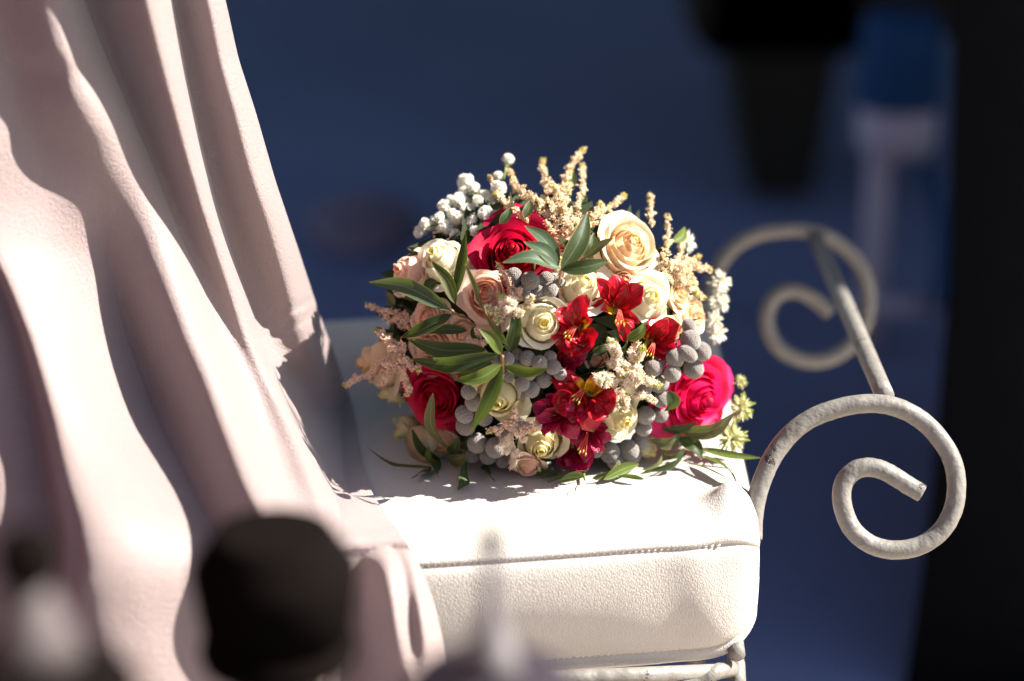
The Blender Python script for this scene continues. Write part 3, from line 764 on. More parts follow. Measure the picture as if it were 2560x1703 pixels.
# ---- loose cream petals below the centre white rose and left peach rose
def strip(base, mid, tip, width, normal, cup=.25, nu=7, nv=12, shape=(.6, 1.0), twist=0.0, wave=0.0, seed=0):
    """a leaf or petal blade through three world points; returns verts, faces, tone, across"""
    q = resample([base, mid, tip], nv); T = np.gradient(q, axis=0); T /= np.linalg.norm(T, axis=1)[:, None] + 1e-12
    L = np.linalg.norm(tip - base); Vv, tn, ac = [], [], []
    n0 = np.asarray(normal, float)
    for j in range(nv):
        s = j / (nv - 1)
        Bv = np.cross(T[j], n0); Bv /= np.linalg.norm(Bv) + 1e-12; Nn = np.cross(Bv, T[j])
        a = twist * (s - .3); Bv, Nn = Bv * math.cos(a) + Nn * math.sin(a), Nn * math.cos(a) - Bv * math.sin(a)
        ww = width * .5 * (max(0.0, math.sin(math.pi * min(1, max(0, s ** shape[0])))) ** shape[1])
        ww = max(ww, width * .02)
        for i in range(nu):
            u = -1 + 2 * i / (nu - 1)
            Vv.append(q[j] + Bv * u * ww + Nn * (cup * ww * u * u + wave * width * (math.sin(9 * s + 3 * u + seed) * abs(u) + .7 * math.sin(17 * s - 4 * u + 2 * seed) * u * u)))
            tn.append(s); ac.append(u)
    return np.array(Vv), grid_faces(nu, nv), tn, ac
def lp(px, py, off): 
    p, n, d = fpos(px, py, off, .002); return p, n
leaf_count = 0
def leaf(sprig, bx, by, tx, ty, wpx, mat='leaf', off=(.018, .026), bow=.12, side=0.0, twist=0.0, tilt=(0, 0), name='leaf', cup=.30, shape=(.78, .85)):
    """base and tip in photograph pixels; side bends it sideways (px), bow lifts the middle (fraction of length)"""
    global leaf_count; leaf_count += 1
    pb, nb = lp(bx, by, off[0]); pt, n2 = lp(tx, ty, off[1])
    mx, my = (bx + tx) / 2, (by + ty) / 2; L = math.hypot(tx - bx, ty - by)
    mx += -(ty - by) / max(L, 1) * side; my += (tx - bx) / max(L, 1) * side
    pm = P(mx, my, (np.dot(pb - CAM, FWD) + np.dot(pt - CAM, FWD)) / 2)
    n = nb + n2; n = n / np.linalg.norm(n) * .6 + (-FWD) * .5 + RIGHT * tilt[0] + UP * tilt[1]
    pm = pm + n * bow * np.linalg.norm(pt - pb)
    if pm[2] < SEAT + .022: pm[2] = SEAT + .022
    v, f, tn, ac = strip(pb, pm, pt, wpx * 1.75 / FPX * .94, n, cup, twist=twist, shape=shape, nu=9, nv=13)
    lowz = SEAT + .0200
    v[:, 2] = np.maximum(v[:, 2], lowz - np.where(v[:, 1] < yf(v[:, 0]) + .004, 1, 0))
    return wobj(name, v, f, MAT[mat], sprig, origin=pb, attrs={'tone': tn, 'across': ac})
def sprig(nodes, thick=3.0, off=(-.02, .018), mat='brown_stem', name='leaf_sprig'):
    pts = [lp(x, y, off[0] + (off[1] - off[0]) * i / (len(nodes) - 1))[0] for i, (x, y) in enumerate(nodes)]
    v, f = tube(resample(pts, 10), np.linspace(thick, thick * .7, 10) * 1.75 / FPX, 6)
    return wobj(name, v, f, MAT[mat], bq, origin=pts[-1])
# sprig under the big rose
s = sprig([(1390, 740), (1398, 700), (1403, 675)], 4, (-.01, .028))
leaf(s, 1403, 675, 1470, 529, 50, 'leaf', (.028, .034), .06, 8, tilt=(.25, .0))
leaf(s, 1403, 675, 1524, 651, 40, 'leaf', (.028, .034), .10, 6, tilt=(.0, -.1))
leaf(s, 1400, 672, 1256, 657, 42, 'leaf_pale', (.028, .040), .10, 8, tilt=(-.0, .55))
leaf(s, 1395, 668, 1311, 564, 44, 'leaf_pale', (.024, .026), .08, 10, tilt=(.2, .35))
leaf(s, 1395, 670, 1309, 605, 42, 'leaf_pale', (.028, .034), .08, 6, tilt=(.25, .35))
leaf(s, 1459, 645, 1484, 583, 34, 'leaf', (.014, .016), .08, 6)
leaf(s, 1462, 645, 1533, 595, 24, 'leaf_olive', (.016, .034), .06, -6, tilt=(.2, -.3))
# left sprigs
s = sprig([(1190, 800), (1150, 790), (1128, 775)], 4, (-.02, .022))
leaf(s, 1139, 740, 1164, 580, 34, 'leaf', (.012, .014), .06, 12, tilt=(-.4, .1))
leaf(s, 1139, 760, 1078, 652, 34, 'leaf', (.016, .024), .05, 10, tilt=(.2, 0))
leaf(s, 1136, 757, 1085, 668, 20, 'leaf_olive', (.020, .032), .05, 6, tilt=(.3, .1))
leaf(s, 1127, 777, 922, 706, 44, 'leaf_pale', (.022, .034), .08, 14, tilt=(-.1, .35))
leaf(s, 1130, 786, 1000, 845, 38, 'leaf', (.022, .036), .10, -10, tilt=(0, .3))
leaf(s, 1168, 826, 1068, 832, 26, 'leaf_dark', (.010, .016), .08, 6)
s = sprig([(1275, 870), (1225, 800), (1192, 740), (1163, 660)], 3.5, (.0, .034))
leaf(s, 1205, 772, 1162, 656, 13, 'leaf_olive', (.026, .036), .03, 4)
leaf(s, 1275, 870, 1205, 770, 9, 'leaf_lime', (.020, .028), .03, -5)
s = sprig([(1262, 960), (1258, 930), (1256, 890)], 5, (-.01, .026))
leaf(s, 1216, 874, 1017, 846, 46, 'leaf_dark', (.020, .032), .10, -16, tilt=(0, .1))
leaf(s, 1246, 886, 1025, 898, 44, 'leaf', (.026, .040), .10, -14, tilt=(0, -.1))
leaf(s, 1230, 905, 1135, 935, 26, 'leaf_dark', (.016, .022), .08, -8)
leaf(s, 1254, 886, 1197, 822, 30, 'leaf_lime', (.026, .036), .08, 6, tilt=(.3, .2))
leaf(s, 1273, 880, 1290, 770, 36, 'leaf', (.016, .024), .05, 4, tilt=(.3, 0), shape=(.7, .5))
leaf(s, 1266, 862, 1248, 800, 20, 'leaf_olive', (.016, .020), .08, -10)
leaf(s, 1254, 912, 1135, 950, 36, 'leaf_lime', (.028, .040), .12, -18, tilt=(0, .35))
leaf(s, 1256, 916, 1178, 1076, 40, 'leaf', (.028, .040), .07, -10, tilt=(-.1, .25))
leaf(s, 1262, 916, 1372, 921, 30, 'leaf_lime', (.028, .044), .10, 16, tilt=(.2, .35))
# lower left sprig
s = sprig([(1180, 1140), (1130, 1125), (1090, 1128)], 4, (-.01, .016))
leaf(s, 1119, 1122, 1083, 982, 34, 'leaf_olive', (.020, .034), .06, -16, shape=(.9, .6), tilt=(-.2, -.2))
leaf(s, 1102, 1152, 1029, 1070, 34, 'leaf', (.010, .018), .06, -10)
leaf(s, 1077, 1168, 914, 1116, 16, 'leaf_olive', (.006, .020), .02, -26, twist=.8)
leaf(s, 1100, 1160, 1072, 1115, 24, 'leaf_lime', (.020, .024), .08, -12)
leaf(s, 1118, 1146, 1163, 1138, 46, 'leaf_olive', (.022, .026), .06, 4, shape=(.75, .5))
leaf(s, 1120, 1130, 1145, 1090, 30, 'leaf_dark', (.014, .018), .08, 8)
leaf(s, 1077, 1166, 1027, 1196, 30, 'leaf_dark', (.006, .012), .06, -6)
leaf(s, 1166, 1150, 1144, 1226, 34, 'leaf_dark', (.014, .018), .08, -12)
leaf(s, 1100, 1150, 1098, 1196, 30, 'leaf_dark', (.008, .012), .05, 6)
leaf(s, 1215, 1160, 1240, 1204, 34, 'leaf_dark', (.006, .010), .05, 8)
leaf(s, 1150, 1120, 1180, 1085, 28, 'leaf_dark', (.006, .010), .05, 8)
# bottom sprigs
s = sprig([(1470, 1150), (1460, 1180), (1462, 1200)], 4, (-.01, .018), 'stem')
leaf(s, 1330, 1160, 1403, 1183, 24, 'leaf_lime', (.018, .020), .06, 10)
leaf(s, 1412, 1190, 1366, 1206, 26, 'leaf', (.016, .020), .06, 4)
leaf(s, 1458, 1192, 1398, 1202, 44, 'leaf_lime', (.016, .020), .10, 6, tilt=(0, .2))
leaf(s, 1509, 1199, 1597, 1160, 38, 'leaf_lime', (.016, .024), .10, -8, tilt=(.1, .4))
leaf(s, 1486, 1200, 1548, 1150, 20, 'leaf_olive', (.018, .030), .06, 6)
leaf(s, 1480, 1196, 1530, 1186, 28, 'leaf_olive', (.014, .018), .06, 4)
leaf(s, 1545, 1190, 1612, 1198, 22, 'leaf', (.012, .016), .08, -6)
leaf(s, 1452, 1206, 1437, 1232, 9, 'leaf_olive', (.018, .022), .06, 6)
leaf(s, 1400, 1190, 1330, 1188, 22, 'leaf_dark', (.008, .012), .05, 6)
s = sprig([(1640, 1090), (1680, 1090), (1702, 1090)], 4, (-.01, .018), 'stem')
leaf(s, 1662, 1110, 1602, 1176, 26, 'leaf_olive', (.014, .022), .05, -16)
leaf(s, 1628, 1178, 1716, 1130, 18, 'leaf', (.016, .024), .08, 8, tilt=(.1, .3))
leaf(s, 1600, 1184, 1690, 1150, 16, 'leaf_lime', (.014, .020), .08, 5)
leaf(s, 1754, 1140, 1845, 1215, 26, 'leaf_lime', (.016, .022), .08, -10, tilt=(.2, .4))
leaf(s, 1700, 1150, 1824, 1198, 10, 'leaf_olive', (.010, .012), .04, -8)
leaf(s, 1750, 1121, 1903, 1145, 22, 'leaf_lime', (.012, .014), .04, 6, tilt=(.0, .5))
leaf(s, 1698, 1096, 1754, 1150, 42, 'leaf', (.020, .024), .08, -10, tilt=(.1, .3))
leaf(s, 1702, 1080, 1838, 1030, 42, 'leaf_olive', (.020, .026), .08, 20, tilt=(-.2, .2))
leaf(s, 1655, 1072, 1744, 1054, 28, 'leaf_dark', (.016, .024), .06, 6)
leaf(s, 1706, 1084, 1624, 1098, 40, 'leaf_olive', (.020, .018), .08, -14)
leaf(s, 1710, 1120, 1660, 1140, 24, 'leaf_dark', (.010, .014), .08, -8)
leaf(s, 1669, 1026, 1668, 978, 44, 'leaf', (.020, .024), .10, 8, shape=(.75, .6))
# single leaves between the flowers
s = sprig([(1560, 880), (1566, 860), (1567, 850)], 3, (-.01, .008), 'stem')
leaf(s, 1567, 850, 1613, 804, 30, 'leaf_lime', (.014, .022), .06, 8, tilt=(.2, .3))
leaf(s, 1555, 850, 1520, 830, 26, 'leaf', (.006, .010), .06, 4)
s = sprig([(1660, 640), (1670, 620), (1681, 605)], 3, (-.01, -.01), 'stem')
leaf(s, 1681, 605, 1712, 568, 28, 'leaf_lime', (-.012, -.012), .06, 8)
s = sprig([(1420, 520), (1425, 495), (1427, 480)], 3, (-.03, -.03), 'stem')
leaf(s, 1427, 482, 1418, 414, 26, 'leaf', (-.03, -.034), .05, 6)
leaf(s, 1440, 520, 1462, 480, 24, 'leaf', (-.03, -.03), .05, 6)
for (bx, by, tx, ty, ww) in ((1090, 700, 1070, 735, 34), (1250, 560, 1275, 520, 26), (1310, 545, 1325, 500, 26), (1180, 820, 1220, 850, 30), (1060, 745, 1010, 745, 28), (1480, 880, 1520, 860, 26), (1195, 925, 1160, 965, 28), (1690, 870, 1660, 860, 26)):
    leaf(s, bx, by, tx, ty, ww, 'leaf_dark', (-.004, -.002), .08, 5)
b2 = sprig([(1030, 790), (985, 760), (975, 745)], 3, (-.03, -.02), 'stem'); leaf(b2, 985, 770, 965, 730, 26, 'leaf_olive', (-.02, -.02), .05, 5)

# ---- berries
def sphere(seg=14, rings=9):
    pr = [(max(.02, math.sin(math.pi * k / rings)), -math.cos(math.pi * k / rings)) for k in range(rings + 1)]
    return lathe(pr, seg)
sv, sf = sphere(16, 11)
BERRY = [mesh('berry', sv * r * 1.76 / FPX, sf, MAT['berry']) for r in (15, 18, 21, 24)]
def berries(lst, stem_to, off=.004, label=None):
    mb = MB(); root = lp(*stem_to, -.03)[0]; pts = []
    for i, (px, py, r) in enumerate(lst):
        p = lp(px, py, off + (r - 15) * .0004 + .004 * math.sin(i * 2.1))[0]
        if p[2] < SEAT + .018 + r * 1.76 / FPX: p = p + (-FWD + UP * .4) * .004
        pts.append((p, r)); mb.add(*tube([root, (root + p) / 2 + np.array([0, 0, -.002]), p], .0012, 5))
    c = wobj('berry_cluster', *mb.get(), MAT['stem'], bq, origin=root)
    if label: c['label'] = label
    for i, (p, r) in enumerate(pts):
        k = int(np.argmin([abs(r - q) for q in (15, 18, 21, 24)]))
        o = link('berry', BERRY[k], c, p); sc = r / (15, 18, 21, 24)[k] * 1.03
        o.scale = (sc, sc * (1 + .06 * math.sin(i * 1.9)), sc * (1 + .05 * math.cos(i * 2.7))); o.rotation_euler = (i * 1.1, i * .7, i * 2.3)
berries([(1285, 691, 20), (1326, 702, 22), (1366, 699, 19), (1345, 734, 20), (1376, 726, 18), (1294, 714, 16), (1336, 640, 18), (1310, 730, 17), (1395, 705, 16)], (1330, 720), .004, 'grey berries under the leaf sprig')
berries([(1241, 899, 16), (1268, 896, 17), (1294, 887, 15), (1319, 896, 19), (1349, 909, 19), (1294, 918, 19), (1322, 933, 19), (1383, 918, 18), (1359, 950, 20), (1329, 974, 20), (1306, 960, 18), (1274, 938, 19), (1376, 893, 16), (1400, 935, 16), (1298, 985, 15)], (1315, 930), .006, 'grey berries at the centre')
berries([(1185, 1005, 22), (1161, 1036, 22), (1164, 1065, 24), (1193, 1108, 25), (1239, 1119, 25), (1179, 1135, 23), (1220, 1140, 22), (1211, 1046, 19), (1258, 1078, 21), (1258, 1150, 20), (1172, 980, 19), (1280, 1140, 18)], (1210, 1080), .004, 'grey berries at the lower left')
berries([(1726, 852, 25), (1753, 879, 24), (1734, 922, 25), (1688, 895, 23), (1681, 934, 21), (1722, 814, 17)], (1715, 890), .020, 'grey berries on the bright pink rose')
berries([(1647, 903, 19), (1633, 920, 21), (1647, 957, 25), (1609, 972, 21), (1652, 998, 20), (1614, 1039, 23), (1652, 1036, 21), (1609, 1072, 19)], (1630, 980), .006, 'grey berries left of the bright pink rose')
berries([(1524, 1131, 25), (1571, 1125, 26), (1600, 1100, 22), (1538, 1158, 22), (1581, 1143, 22), (1560, 1155, 18), (1490, 1127, 18), (1478, 1105, 16)], (1545, 1110), .006, 'grey berries at the bottom')
pb_, nb_ = lp(1718, 884, .034)
v, f = tube(resample([pb_ + RIGHT * -.006 + UP * .003, pb_, pb_ + RIGHT * .006 + UP * -.005], 9), np.array([.6, 1, 1.2, 1.3, 1.3, 1.3, 1.2, 1, .5]) * .0042, 10)
wobj('berry_bud', v, f, MAT['berry'], bq)

# ---- red peruvian lilies
def lily(px, py, size, petals, off=.01, stamens=True, label=None, dirn=(0, 0, 1), mat='lily_red'):
    """petals: (angle deg in the picture, length px, width px, flare 0..1, material)"""
    c, n, d = fpos(px, py, off, .006); sc = d / FPX
    ax = cam2w(np.array(dirn, float)); ax /= np.linalg.norm(ax)
    base = c - ax * size * .35 * sc
    v, f = tube([base - ax * .006, base, base + ax * size * .12 * sc], np.array([.0018, .0026, .0030]), 8)
    o = wobj('lily', v, f, MAT['calyx'], bq, origin=base)
    if label: o['label'] = label
    petals = list(petals) + [(a_ + 31, L_ * .78, w_ * .7, min(1, f_ + .28 * (-1) ** j_), m_) for j_, (a_, L_, w_, f_, m_) in enumerate(petals) if m_ != 'lily_yellow']
    for i, (ang, L, W_, fl, mt) in enumerate(petals):
        a = math.radians(ang); out = cam2w(np.array([math.cos(a), math.sin(a), 0]))
        tip = c + out * L * sc + ax * (.55 - fl + .22 * math.sin(i * 2.3 + px)) * L * sc * .95
        mid = base + (tip - base) * .5 + ax * L * sc * .18 * fl + out * L * sc * -.02
        if tip[2] < SEAT + .024: tip[2] = SEAT + .024
        v, f, tn, ac = strip(base, mid, tip, W_ * sc * (.62 if mt == 'lily_yellow' else 1.0), ax * .8 - out * .4, .60, nu=9, nv=12, shape=(1.35 if mt != 'lily_yellow' else 1.0, .62), wave=.13, seed=i * 2.1, twist=.95 * math.sin(i * 3.3 + px))
        v = np.maximum(v, [-9, -9, SEAT + .0205])
        wobj('petal', v, f, MAT[mt], o, origin=base, attrs={'tone': tn, 'across': ac})
    if stamens:
        for k in range(4):
            a = math.radians(205 + (px * 37) % 60 + k * 9); out = cam2w(np.array([math.cos(a), math.sin(a), 0]))
            q = resample([base, c + ax * .006 + out * 12 * sc, c + ax * .010 + out * (42 + 6 * k % 11) * sc], 8)
            v, f = tube(q, .00045, 5); st = wobj('stamen', v, f, MAT['stamen'], o, origin=base)
            v, f = tube([q[-1] - out * .001, q[-1], q[-1] + out * .0016], np.array([.0003, .0007, .0003]), 6); wobj('anther', v, f, MAT['anther'], o)
    return o
Rd, Yl, Wn = 'lily_red', 'lily_yellow', 'lily_wine'
lily(1447, 815, 80, [(75, 75, 62, .5, Rd), (250, 70, 85, .85, Rd), (215, 72, 80, .9, Rd), (150, 66, 50, .4, Rd), (190, 48, 40, .3, Yl), (20, 40, 34, .4, Yl), (275, 72, 74, .55, Rd)], .014, True, 'red lily right of the centre white rose', (-.15, .35, 1))
lily(1545, 770, 70, [(95, 88, 60, .5, Rd), (40, 80, 60, .6, Rd), (185, 44, 52, .3, Yl), (-55, 66, 48, .4, Yl), (130, 92, 40, .5, Rd), (-70, 84, 34, .8, Rd)], .012, True, 'red and yellow streaked lily between the white roses', (.2, .2, 1))
lily(1632, 850, 72, [(80, 62, 70, .5, Rd), (30, 74, 66, .5, Rd), (-30, 66, 62, .7, Rd), (-75, 60, 52, .7, Rd), (150, 50, 34, .4, Yl), (-125, 58, 40, .6, Yl)], .006, True, 'red lily left of the grey berries', (.3, .1, 1))
lily(1468, 975, 95, [(165, 96, 62, .45, Rd), (205, 90, 78, .9, Rd), (-40, 82, 92, .8, Rd), (-85, 86, 80, .95, Rd), (62, 46, 44, .3, Yl), (5, 58, 50, .5, Yl), (140, 54, 40, .25, Yl), (-120, 86, 66, .9, Wn)], .018, True, 'deep red lily with yellow throat below the centre', (-.1, .45, 1))
lily(1405, 1030, 70, [(200, 84, 50, .7, Wn), (165, 78, 54, .6, Wn), (230, 76, 44, .8, Wn), (-70, 70, 46, .9, Wn), (130, 56, 40, .4, Wn), (185, 40, 22, .5, Yl)], .012, False, 'wine red lily beside the cream rose', (-.35, .1, 1))
lily(1470, 1075, 60, [(-60, 74, 36, .8, Wn), (-95, 80, 40, .8, Wn), (-130, 60, 34, .8, Wn), (-25, 66, 40, .8, Wn), (60, 40, 40, .5, Wn)], .012, True, 'wine red lily hanging over the bottom leaves', (.0, -.3, 1))
lily(1432, 1120, 60, [(-100, 72, 74, .5, Wn), (-60, 70, 74, .5, Wn), (-80, 66, 70, .3, Wn), (90, 50, 60, .5, Wn), (-130, 60, 50, .5, Wn)], .0, False, None, (.0, -.1, 1))
lily(1395, 905, 60, [(-30, 50, 60, .5, Wn), (-100, 52, 60, .5, Wn), (200, 44, 44, .5, Rd), (20, 80, 50, .7, Wn)], -.004, False, None, (.0, .1, 1))

# ---- feathery plumes
OCT = np.array([(1, 0, 0), (-1, 0, 0), (0, 1, 0), (0, -1, 0), (0, 0, 1.5), (0, 0, -1.1)])
OCF = [(0, 2, 4), (2, 1, 4), (1, 3, 4), (3, 0, 4), (2, 0, 5), (1, 2, 5), (3, 1, 5), (0, 3, 5)]
def plume(base, tip, spread, n, mat='astilbe', off=(.0, .004), size=3.6, side=0.0, stem='brown_stem', taper=1.0, green=.07, branch=None, seed=0):
    r_ = np.random.default_rng(int(base[0] * 7 + base[1] * 13 + seed))
    pb = lp(base[0], base[1], off[0])[0]; pt = lp(tip[0], tip[1], off[1])[0]
    mx, my = (base[0] + tip[0]) / 2, (base[1] + tip[1]) / 2; L = math.hypot(tip[0] - base[0], tip[1] - base[1])
    mx += -(tip[1] - base[1]) / L * side; my += (tip[0] - base[0]) / L * side
    pm = lp(mx, my, (off[0] + off[1]) / 2)[0]
    if np.dot(pm - CAM, FWD) < min(np.dot(pb - CAM, FWD), np.dot(pt - CAM, FWD)) : pass
    q = resample([pb, pm, pt], 24); sc = 1.76 / FPX
    mb = MB(); mb.add(*tube(q, np.linspace(1.6, .7, 24) * sc, 5)); fl = MB()
    nb = branch or max(6, int(L / 9))
    n = int(n * 3.4); size *= .92; per = max(3, n // nb)
    T = (pt - pb) / np.linalg.norm(pt - pb)
    for k in range(nb):
        s_ = (k + .5) / nb; i = s_ * 23; i0 = int(i); p = q[i0] + (q[min(23, i0 + 1)] - q[i0]) * (i - i0)
        rad = r_.normal(0, 1, 3); rad -= rad @ T * T; rad /= np.linalg.norm(rad)
        bl = spread * sc * (1 - s_ * .86 * taper) * r_.uniform(.65, 1.15); end = p + (rad * .85 + T * .6) * bl
        if spread > 12 and bl > 6 * sc: mb.add(*tube([p, (p + end) / 2 + T * bl * .06, end], .55 * sc, 4, False))
        for j in range(per):
            f_ = (j + r_.uniform(0, 1)) / per; c = p + (end - p) * f_ + r_.normal(0, 1, 3) * 3.0 * sc
            Rm = np.array(frame(rad * .5 + T * .5 + r_.normal(0, .7, 3), r_.uniform(0, 6)))
            z = size * sc * r_.uniform(.65, 1.2)
            tone = .97 if (r_.uniform() < green or (s_ > .93 and r_.uniform() < .6)) else r_.uniform(0, .85)
            fl.add(c + (OCT * np.array([z * .58, z * .58, z * 1.1])) @ Rm.T, OCF, tone)
            if size > 3.8 and r_.uniform() < .7:        # open star florets
                for a in range(4):
                    Rn = np.array(frame(np.array(frame(rad, 0) @ Vector((math.cos(a * 1.57), math.sin(a * 1.57), .8))), 0))
                    fl.add(c + np.array(Rn[:, 2]) * z * 1.1 + (OCT * np.array([z * .3, z * .3, z * .75])) @ Rn.T, OCF, min(.85, tone + .2) if tone < .9 else tone)
    o = wobj('astilbe_plume', *mb.get(), MAT[stem], bq, origin=pb)
    v, f = fl.get(); tag(wobj('floret_spray', v, f, MAT[mat], o, origin=pb, smooth=False, attrs={'tone': fl.att()}), kind='stuff')
    return o
A = plume
BK = (-.020, -.024)
A((1392, 560), (1455, 372), 42, 330, off=BK, side=-14); A((1360, 560), (1357, 396), 40, 300, off=BK, side=6)
A((1440, 540), (1456, 408), 22, 150, off=BK, side=8); A((1375, 560), (1274, 425), 40, 300, off=BK, side=-10)
A((1330, 560), (1222, 440), 34, 220, off=BK, side=-14); A((1320, 560), (1234, 482), 34, 200, off=(-.012, -.016))
A((1400, 575), (1420, 430), 46, 340, off=(-.014, -.02)); A((1385, 590), (1390, 470), 50, 360, off=(-.010, -.014), seed=4)
A((1440, 600), (1400, 490), 46, 260, off=(-.008, -.012), seed=2); A((1455, 590), (1500, 510), 40, 220, off=(-.014, -.016))
A((1480, 560), (1563, 488), 26, 170, off=(-.018, -.020), side=-6); A((1628, 570), (1627, 482), 14, 90, off=(-.018, -.018))
A((1655, 660), (1671, 536), 16, 130, off=(-.006, -.008), side=6); A((1690, 690), (1708, 590), 22, 160, off=(-.01, -.012))
A((1680, 700), (1778, 672), 34, 240, off=(-.006, -.008), side=-14); A((1670, 690), (1745, 640), 44, 300, off=(-.004, -.008), seed=3)
A((1660, 650), (1740, 735), 40, 260, off=(.002, .0), seed=5); A((1655, 690), (1700, 650), 40, 220, off=(.002, .0), seed=6); A((1690, 660), (1760, 745), 34, 170, off=(-.002, -.004))
# left side
A((1055, 815), (916, 766), 26, 200, 'astilbe_pink', (-.014, -.016), side=6, green=.02); A((1050, 840), (960, 790), 34, 180, 'astilbe_pink', (-.014, -.016), green=.04)
A((1020, 900), (862, 968), 34, 330, 'astilbe_pink', (.012, .020), side=10, green=.02); A((1015, 880), (940, 826), 30, 200, 'astilbe_pink', (.010, .016), green=.02)
A((985, 890), (1022, 985), 36, 280, 'astilbe_pink', (.014, .018), side=-8, green=.02); A((1000, 905), (945, 960), 40, 260, 'astilbe_pink', (.014, .020), green=.02); A((985, 870), (1050, 930), 30, 160, 'astilbe_pink', (.012, .02), green=.02, seed=8)
# middle
A((1290, 800), (1250, 740), 34, 150, 'astilbe_white', (.016, .026), 4.2, green=.06); A((1285, 800), (1275, 745), 38, 170, 'astilbe_white', (.018, .026), 4.2); A((1262, 800), (1215, 765), 26, 90, 'astilbe_white', (.018, .024), 4.0, green=.3)
A((1300, 790), (1330, 740), 26, 90, 'astilbe_white', (.014, .022), 4.0, green=.25); A((1290, 740), (1245, 660), 16, 70, 'astilbe_pink', (.010, .016), green=.02); A((1282, 770), (1300, 725), 26, 70, 'astilbe_pink', (.012, .02))
A((1220, 850), (1160, 858), 22, 80, 'astilbe_pink', (.014, .020), 3.8); A((1215, 840), (1190, 825), 20, 50, 'astilbe_pink', (.012, .018))
# bottom centre
A((1285, 1040), (1284, 1165), 46, 300, 'astilbe_white', (.014, .024), 4.2, side=6, green=.0); A((1300, 1060), (1220, 1080), 26, 120, 'astilbe_pink', (.014, .022), 4.0, green=.0); A((1290, 1060), (1350, 1065), 30, 120, 'astilbe_pink', (.014, .020), 4.0, green=.0); A((1280, 1080), (1290, 1025), 28, 90, 'astilbe_pink', (.012, .018), green=.0)
# right of centre
A((1565, 960), (1530, 850), 34, 180, 'astilbe_white', (.022, .024), 4.2, side=-6); A((1570, 960), (1600, 870), 40, 200, 'astilbe_white', (.020, .024), 4.2, green=.10); A((1560, 940), (1490, 950), 34, 140, 'astilbe_white', (.024, .030), 4.2, green=.12)
A((1560, 930), (1556, 1030), 36, 170, 'astilbe_white', (.026, .034), 4.2, green=.14); A((1570, 940), (1645, 965), 34, 150, 'astilbe_white', (.024, .030), 4.2, green=.10); A((1580, 985), (1640, 1000), 24, 90, 'astilbe_white', (.024, .028), 4.2, green=.12)
A((1545, 905), (1527, 846), 14, 50, 'astilbe_pink', (.016, .018)); A((1570, 900), (1590, 850), 22, 60, 'astilbe_pink', (.012, .014))
A((1550, 960), (1590, 920), 44, 200, 'astilbe_white', (.024, .030), 4.2, green=.1, seed=9)

# greenish star flowers at the right edge
def star_flower(px, py, r, off, mat='green_star', n=46, white=False):
    c, nn, d = fpos(px, py, off, .004); sc = d / FPX; mb = MB(); r_ = np.random.default_rng(int(px + py)); 
    ax = cam2w(np.array([.5, .1, .8])); ax /= np.linalg.norm(ax); R0 = np.array(frame(ax, 0))
    for k in range(n):
        v = r_.normal(0, 1, 3); v /= np.linalg.norm(v); v = v * [1, 1, .8]; 
        if v[2] < -.3: v[2] *= -.3
        dv = R0 @ v; Rm = np.array(frame(dv, k)); z = r * sc * r_.uniform(.7, 1.0)
        mb.add(c + dv * z * .62 + (OCT * np.array([.11, .11, .30]) * r * sc) @ Rm.T, OCF, r_.uniform(.1, .85))
        if k % 3 == 0: mb.add(c + dv * z * .95 + (OCT * np.array([.08, .08, .16]) * r * sc) @ Rm.T, OCF, .97)
    o = wobj('star_flower', *mb.get(), MAT[mat], bq, smooth=False, attrs={'tone': mb.att()}); tag(o, kind='stuff')
star_flower(1828, 1095, 44, .004, n=80); star_flower(1852, 1020, 38, -.004, n=70); star_flower(1850, 955, 22, -.02)
star_flower(1800, 705, 34, -.03, 'gyp', 60); star_flower(1796, 755, 32, -.03, 'gyp', 60); star_flower(1785, 800, 26, -.02, 'gyp', 50); star_flower(1792, 835, 30, -.02, 'gyp', 50)
star_flower(1715, 605, 32, -.03, 'gyp', 60)

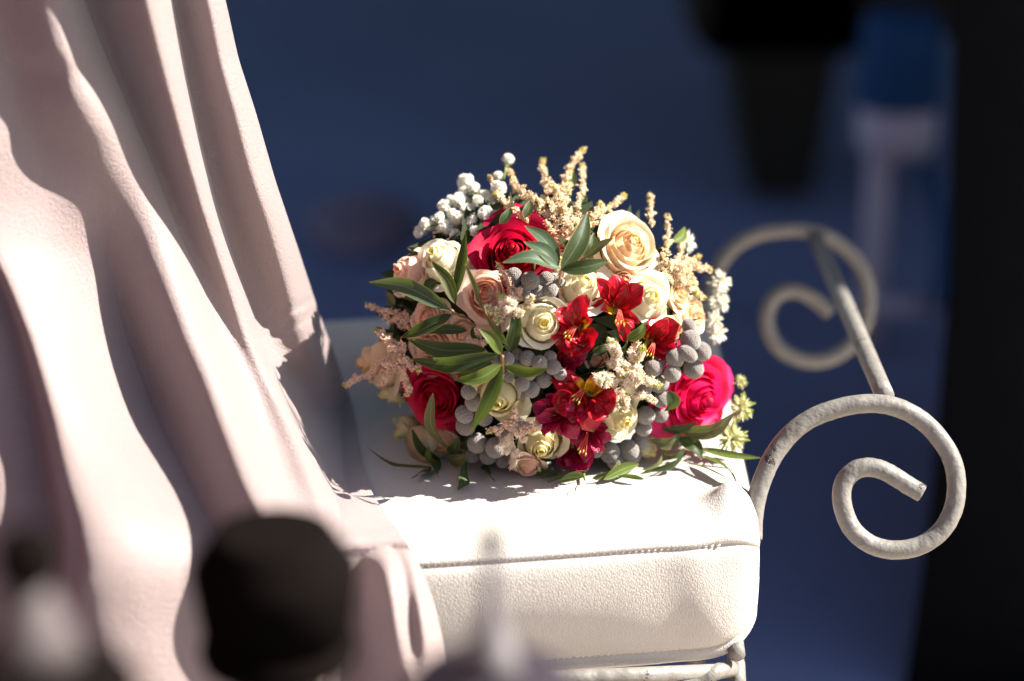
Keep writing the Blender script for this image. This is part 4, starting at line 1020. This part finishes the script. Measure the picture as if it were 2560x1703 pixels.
# small white blossoms at the upper left
def blossom_mesh(seed):
    r_ = np.random.default_rng(seed); mb = MB()
    for k in range(18):
        t = k / 17; a = k * 2.4; el = 1.25 - 1.35 * t + r_.normal(0, .12)
        out = np.array([math.cos(a) * math.cos(el), math.sin(a) * math.cos(el), math.sin(el)])
        R0 = np.array(frame(out + r_.normal(0, .12, 3), r_.uniform(0, 6)))
        wv = .56
        loc = np.array([(0, -wv, -.05), (wv * .8, -.1, .0), (wv * .45, wv * .8, .12), (-wv * .45, wv * .8, .12), (-wv * .8, -.1, 0), (0, .1, -.12)])
        mb.add(out * .55 + loc @ R0.T, [(0, 1, 5), (1, 2, 5), (2, 3, 5), (3, 4, 5), (4, 0, 5)], r_.uniform(.45, .85))
    v, f = lathe([(.05, -.9), (.25, -.75), (.42, -.4), (.45, 0), (.3, .4), (.05, .5)], 9); mb.add(v, f, .25)
    return mesh('blossom', *mb.get(), MAT['gyp'], smooth=True, attrs={'tone': mb.att()})
BL = [blossom_mesh(i) for i in range(4)]
GY = [(1270, 400, 18, 1), (1165, 455, 23, 0), (1185, 474, 19, 0), (1148, 503, 23, 0), (1112, 517, 20, 0), (1246, 471, 21, 0), (1230, 503, 21, 0), (1195, 503, 16, 0), (1064, 564, 19, 0), (1086, 556, 17, 0), (1144, 548, 22, 0), (1115, 570, 23, 0), (1176, 552, 22, 0), (1214, 536, 23, 0), (1140, 590, 20, 0), (1190, 580, 18, 0), (1165, 525, 18, 0), (1205, 560, 17, 0), (1130, 535, 15, 0), (1155, 610, 18, 0), (1050, 580, 17, 0), (1100, 545, 16, 0), (1128, 500, 15, 0), (1160, 480, 17, 0), (1210, 490, 17, 0), (1225, 530, 16, 0), (1098, 585, 18, 0), (1125, 610, 17, 0), (1178, 520, 16, 0), (1245, 440, 13, 0)]
mb = MB(); root = lp(1230, 600, -.035)[0]; pts = []
for px, py, r, _ in GY:
    p = lp(px, py, -.028 + .006 * math.sin(px))[0]; pts.append(p)
    m_ = (root + p) / 2 + UP * .004; mb.add(*tube(resample([root, m_, p], 8), .0007, 5))
gs = wobj('blossom_sprig', *mb.get(), MAT['stem'], bq, origin=root)
for i, ((px, py, r, _), p) in enumerate(zip(GY, pts)):
    o = link('blossom', BL[i % 4], gs, p); d_ = p - root + np.array([0, -.03, .02]); o.rotation_euler = frame(d_, i * 1.3).to_euler(); o.scale = (r * 1.16 * 1.8 / FPX,) * 3

# ribbon wrapped handle behind, its end showing at the lower left
hp = [lp(1300, 900, -.09)[0], lp(1150, 1080, -.05)[0], lp(1045, 1140, -.004)[0]]
for h_ in hp: h_[2] = max(h_[2], SEAT + .030)
v, f = tube(resample(hp, 14), np.linspace(.010, .0135, 14), 16); wobj('ribbon_handle', v, f, MAT['ribbon'], bq)
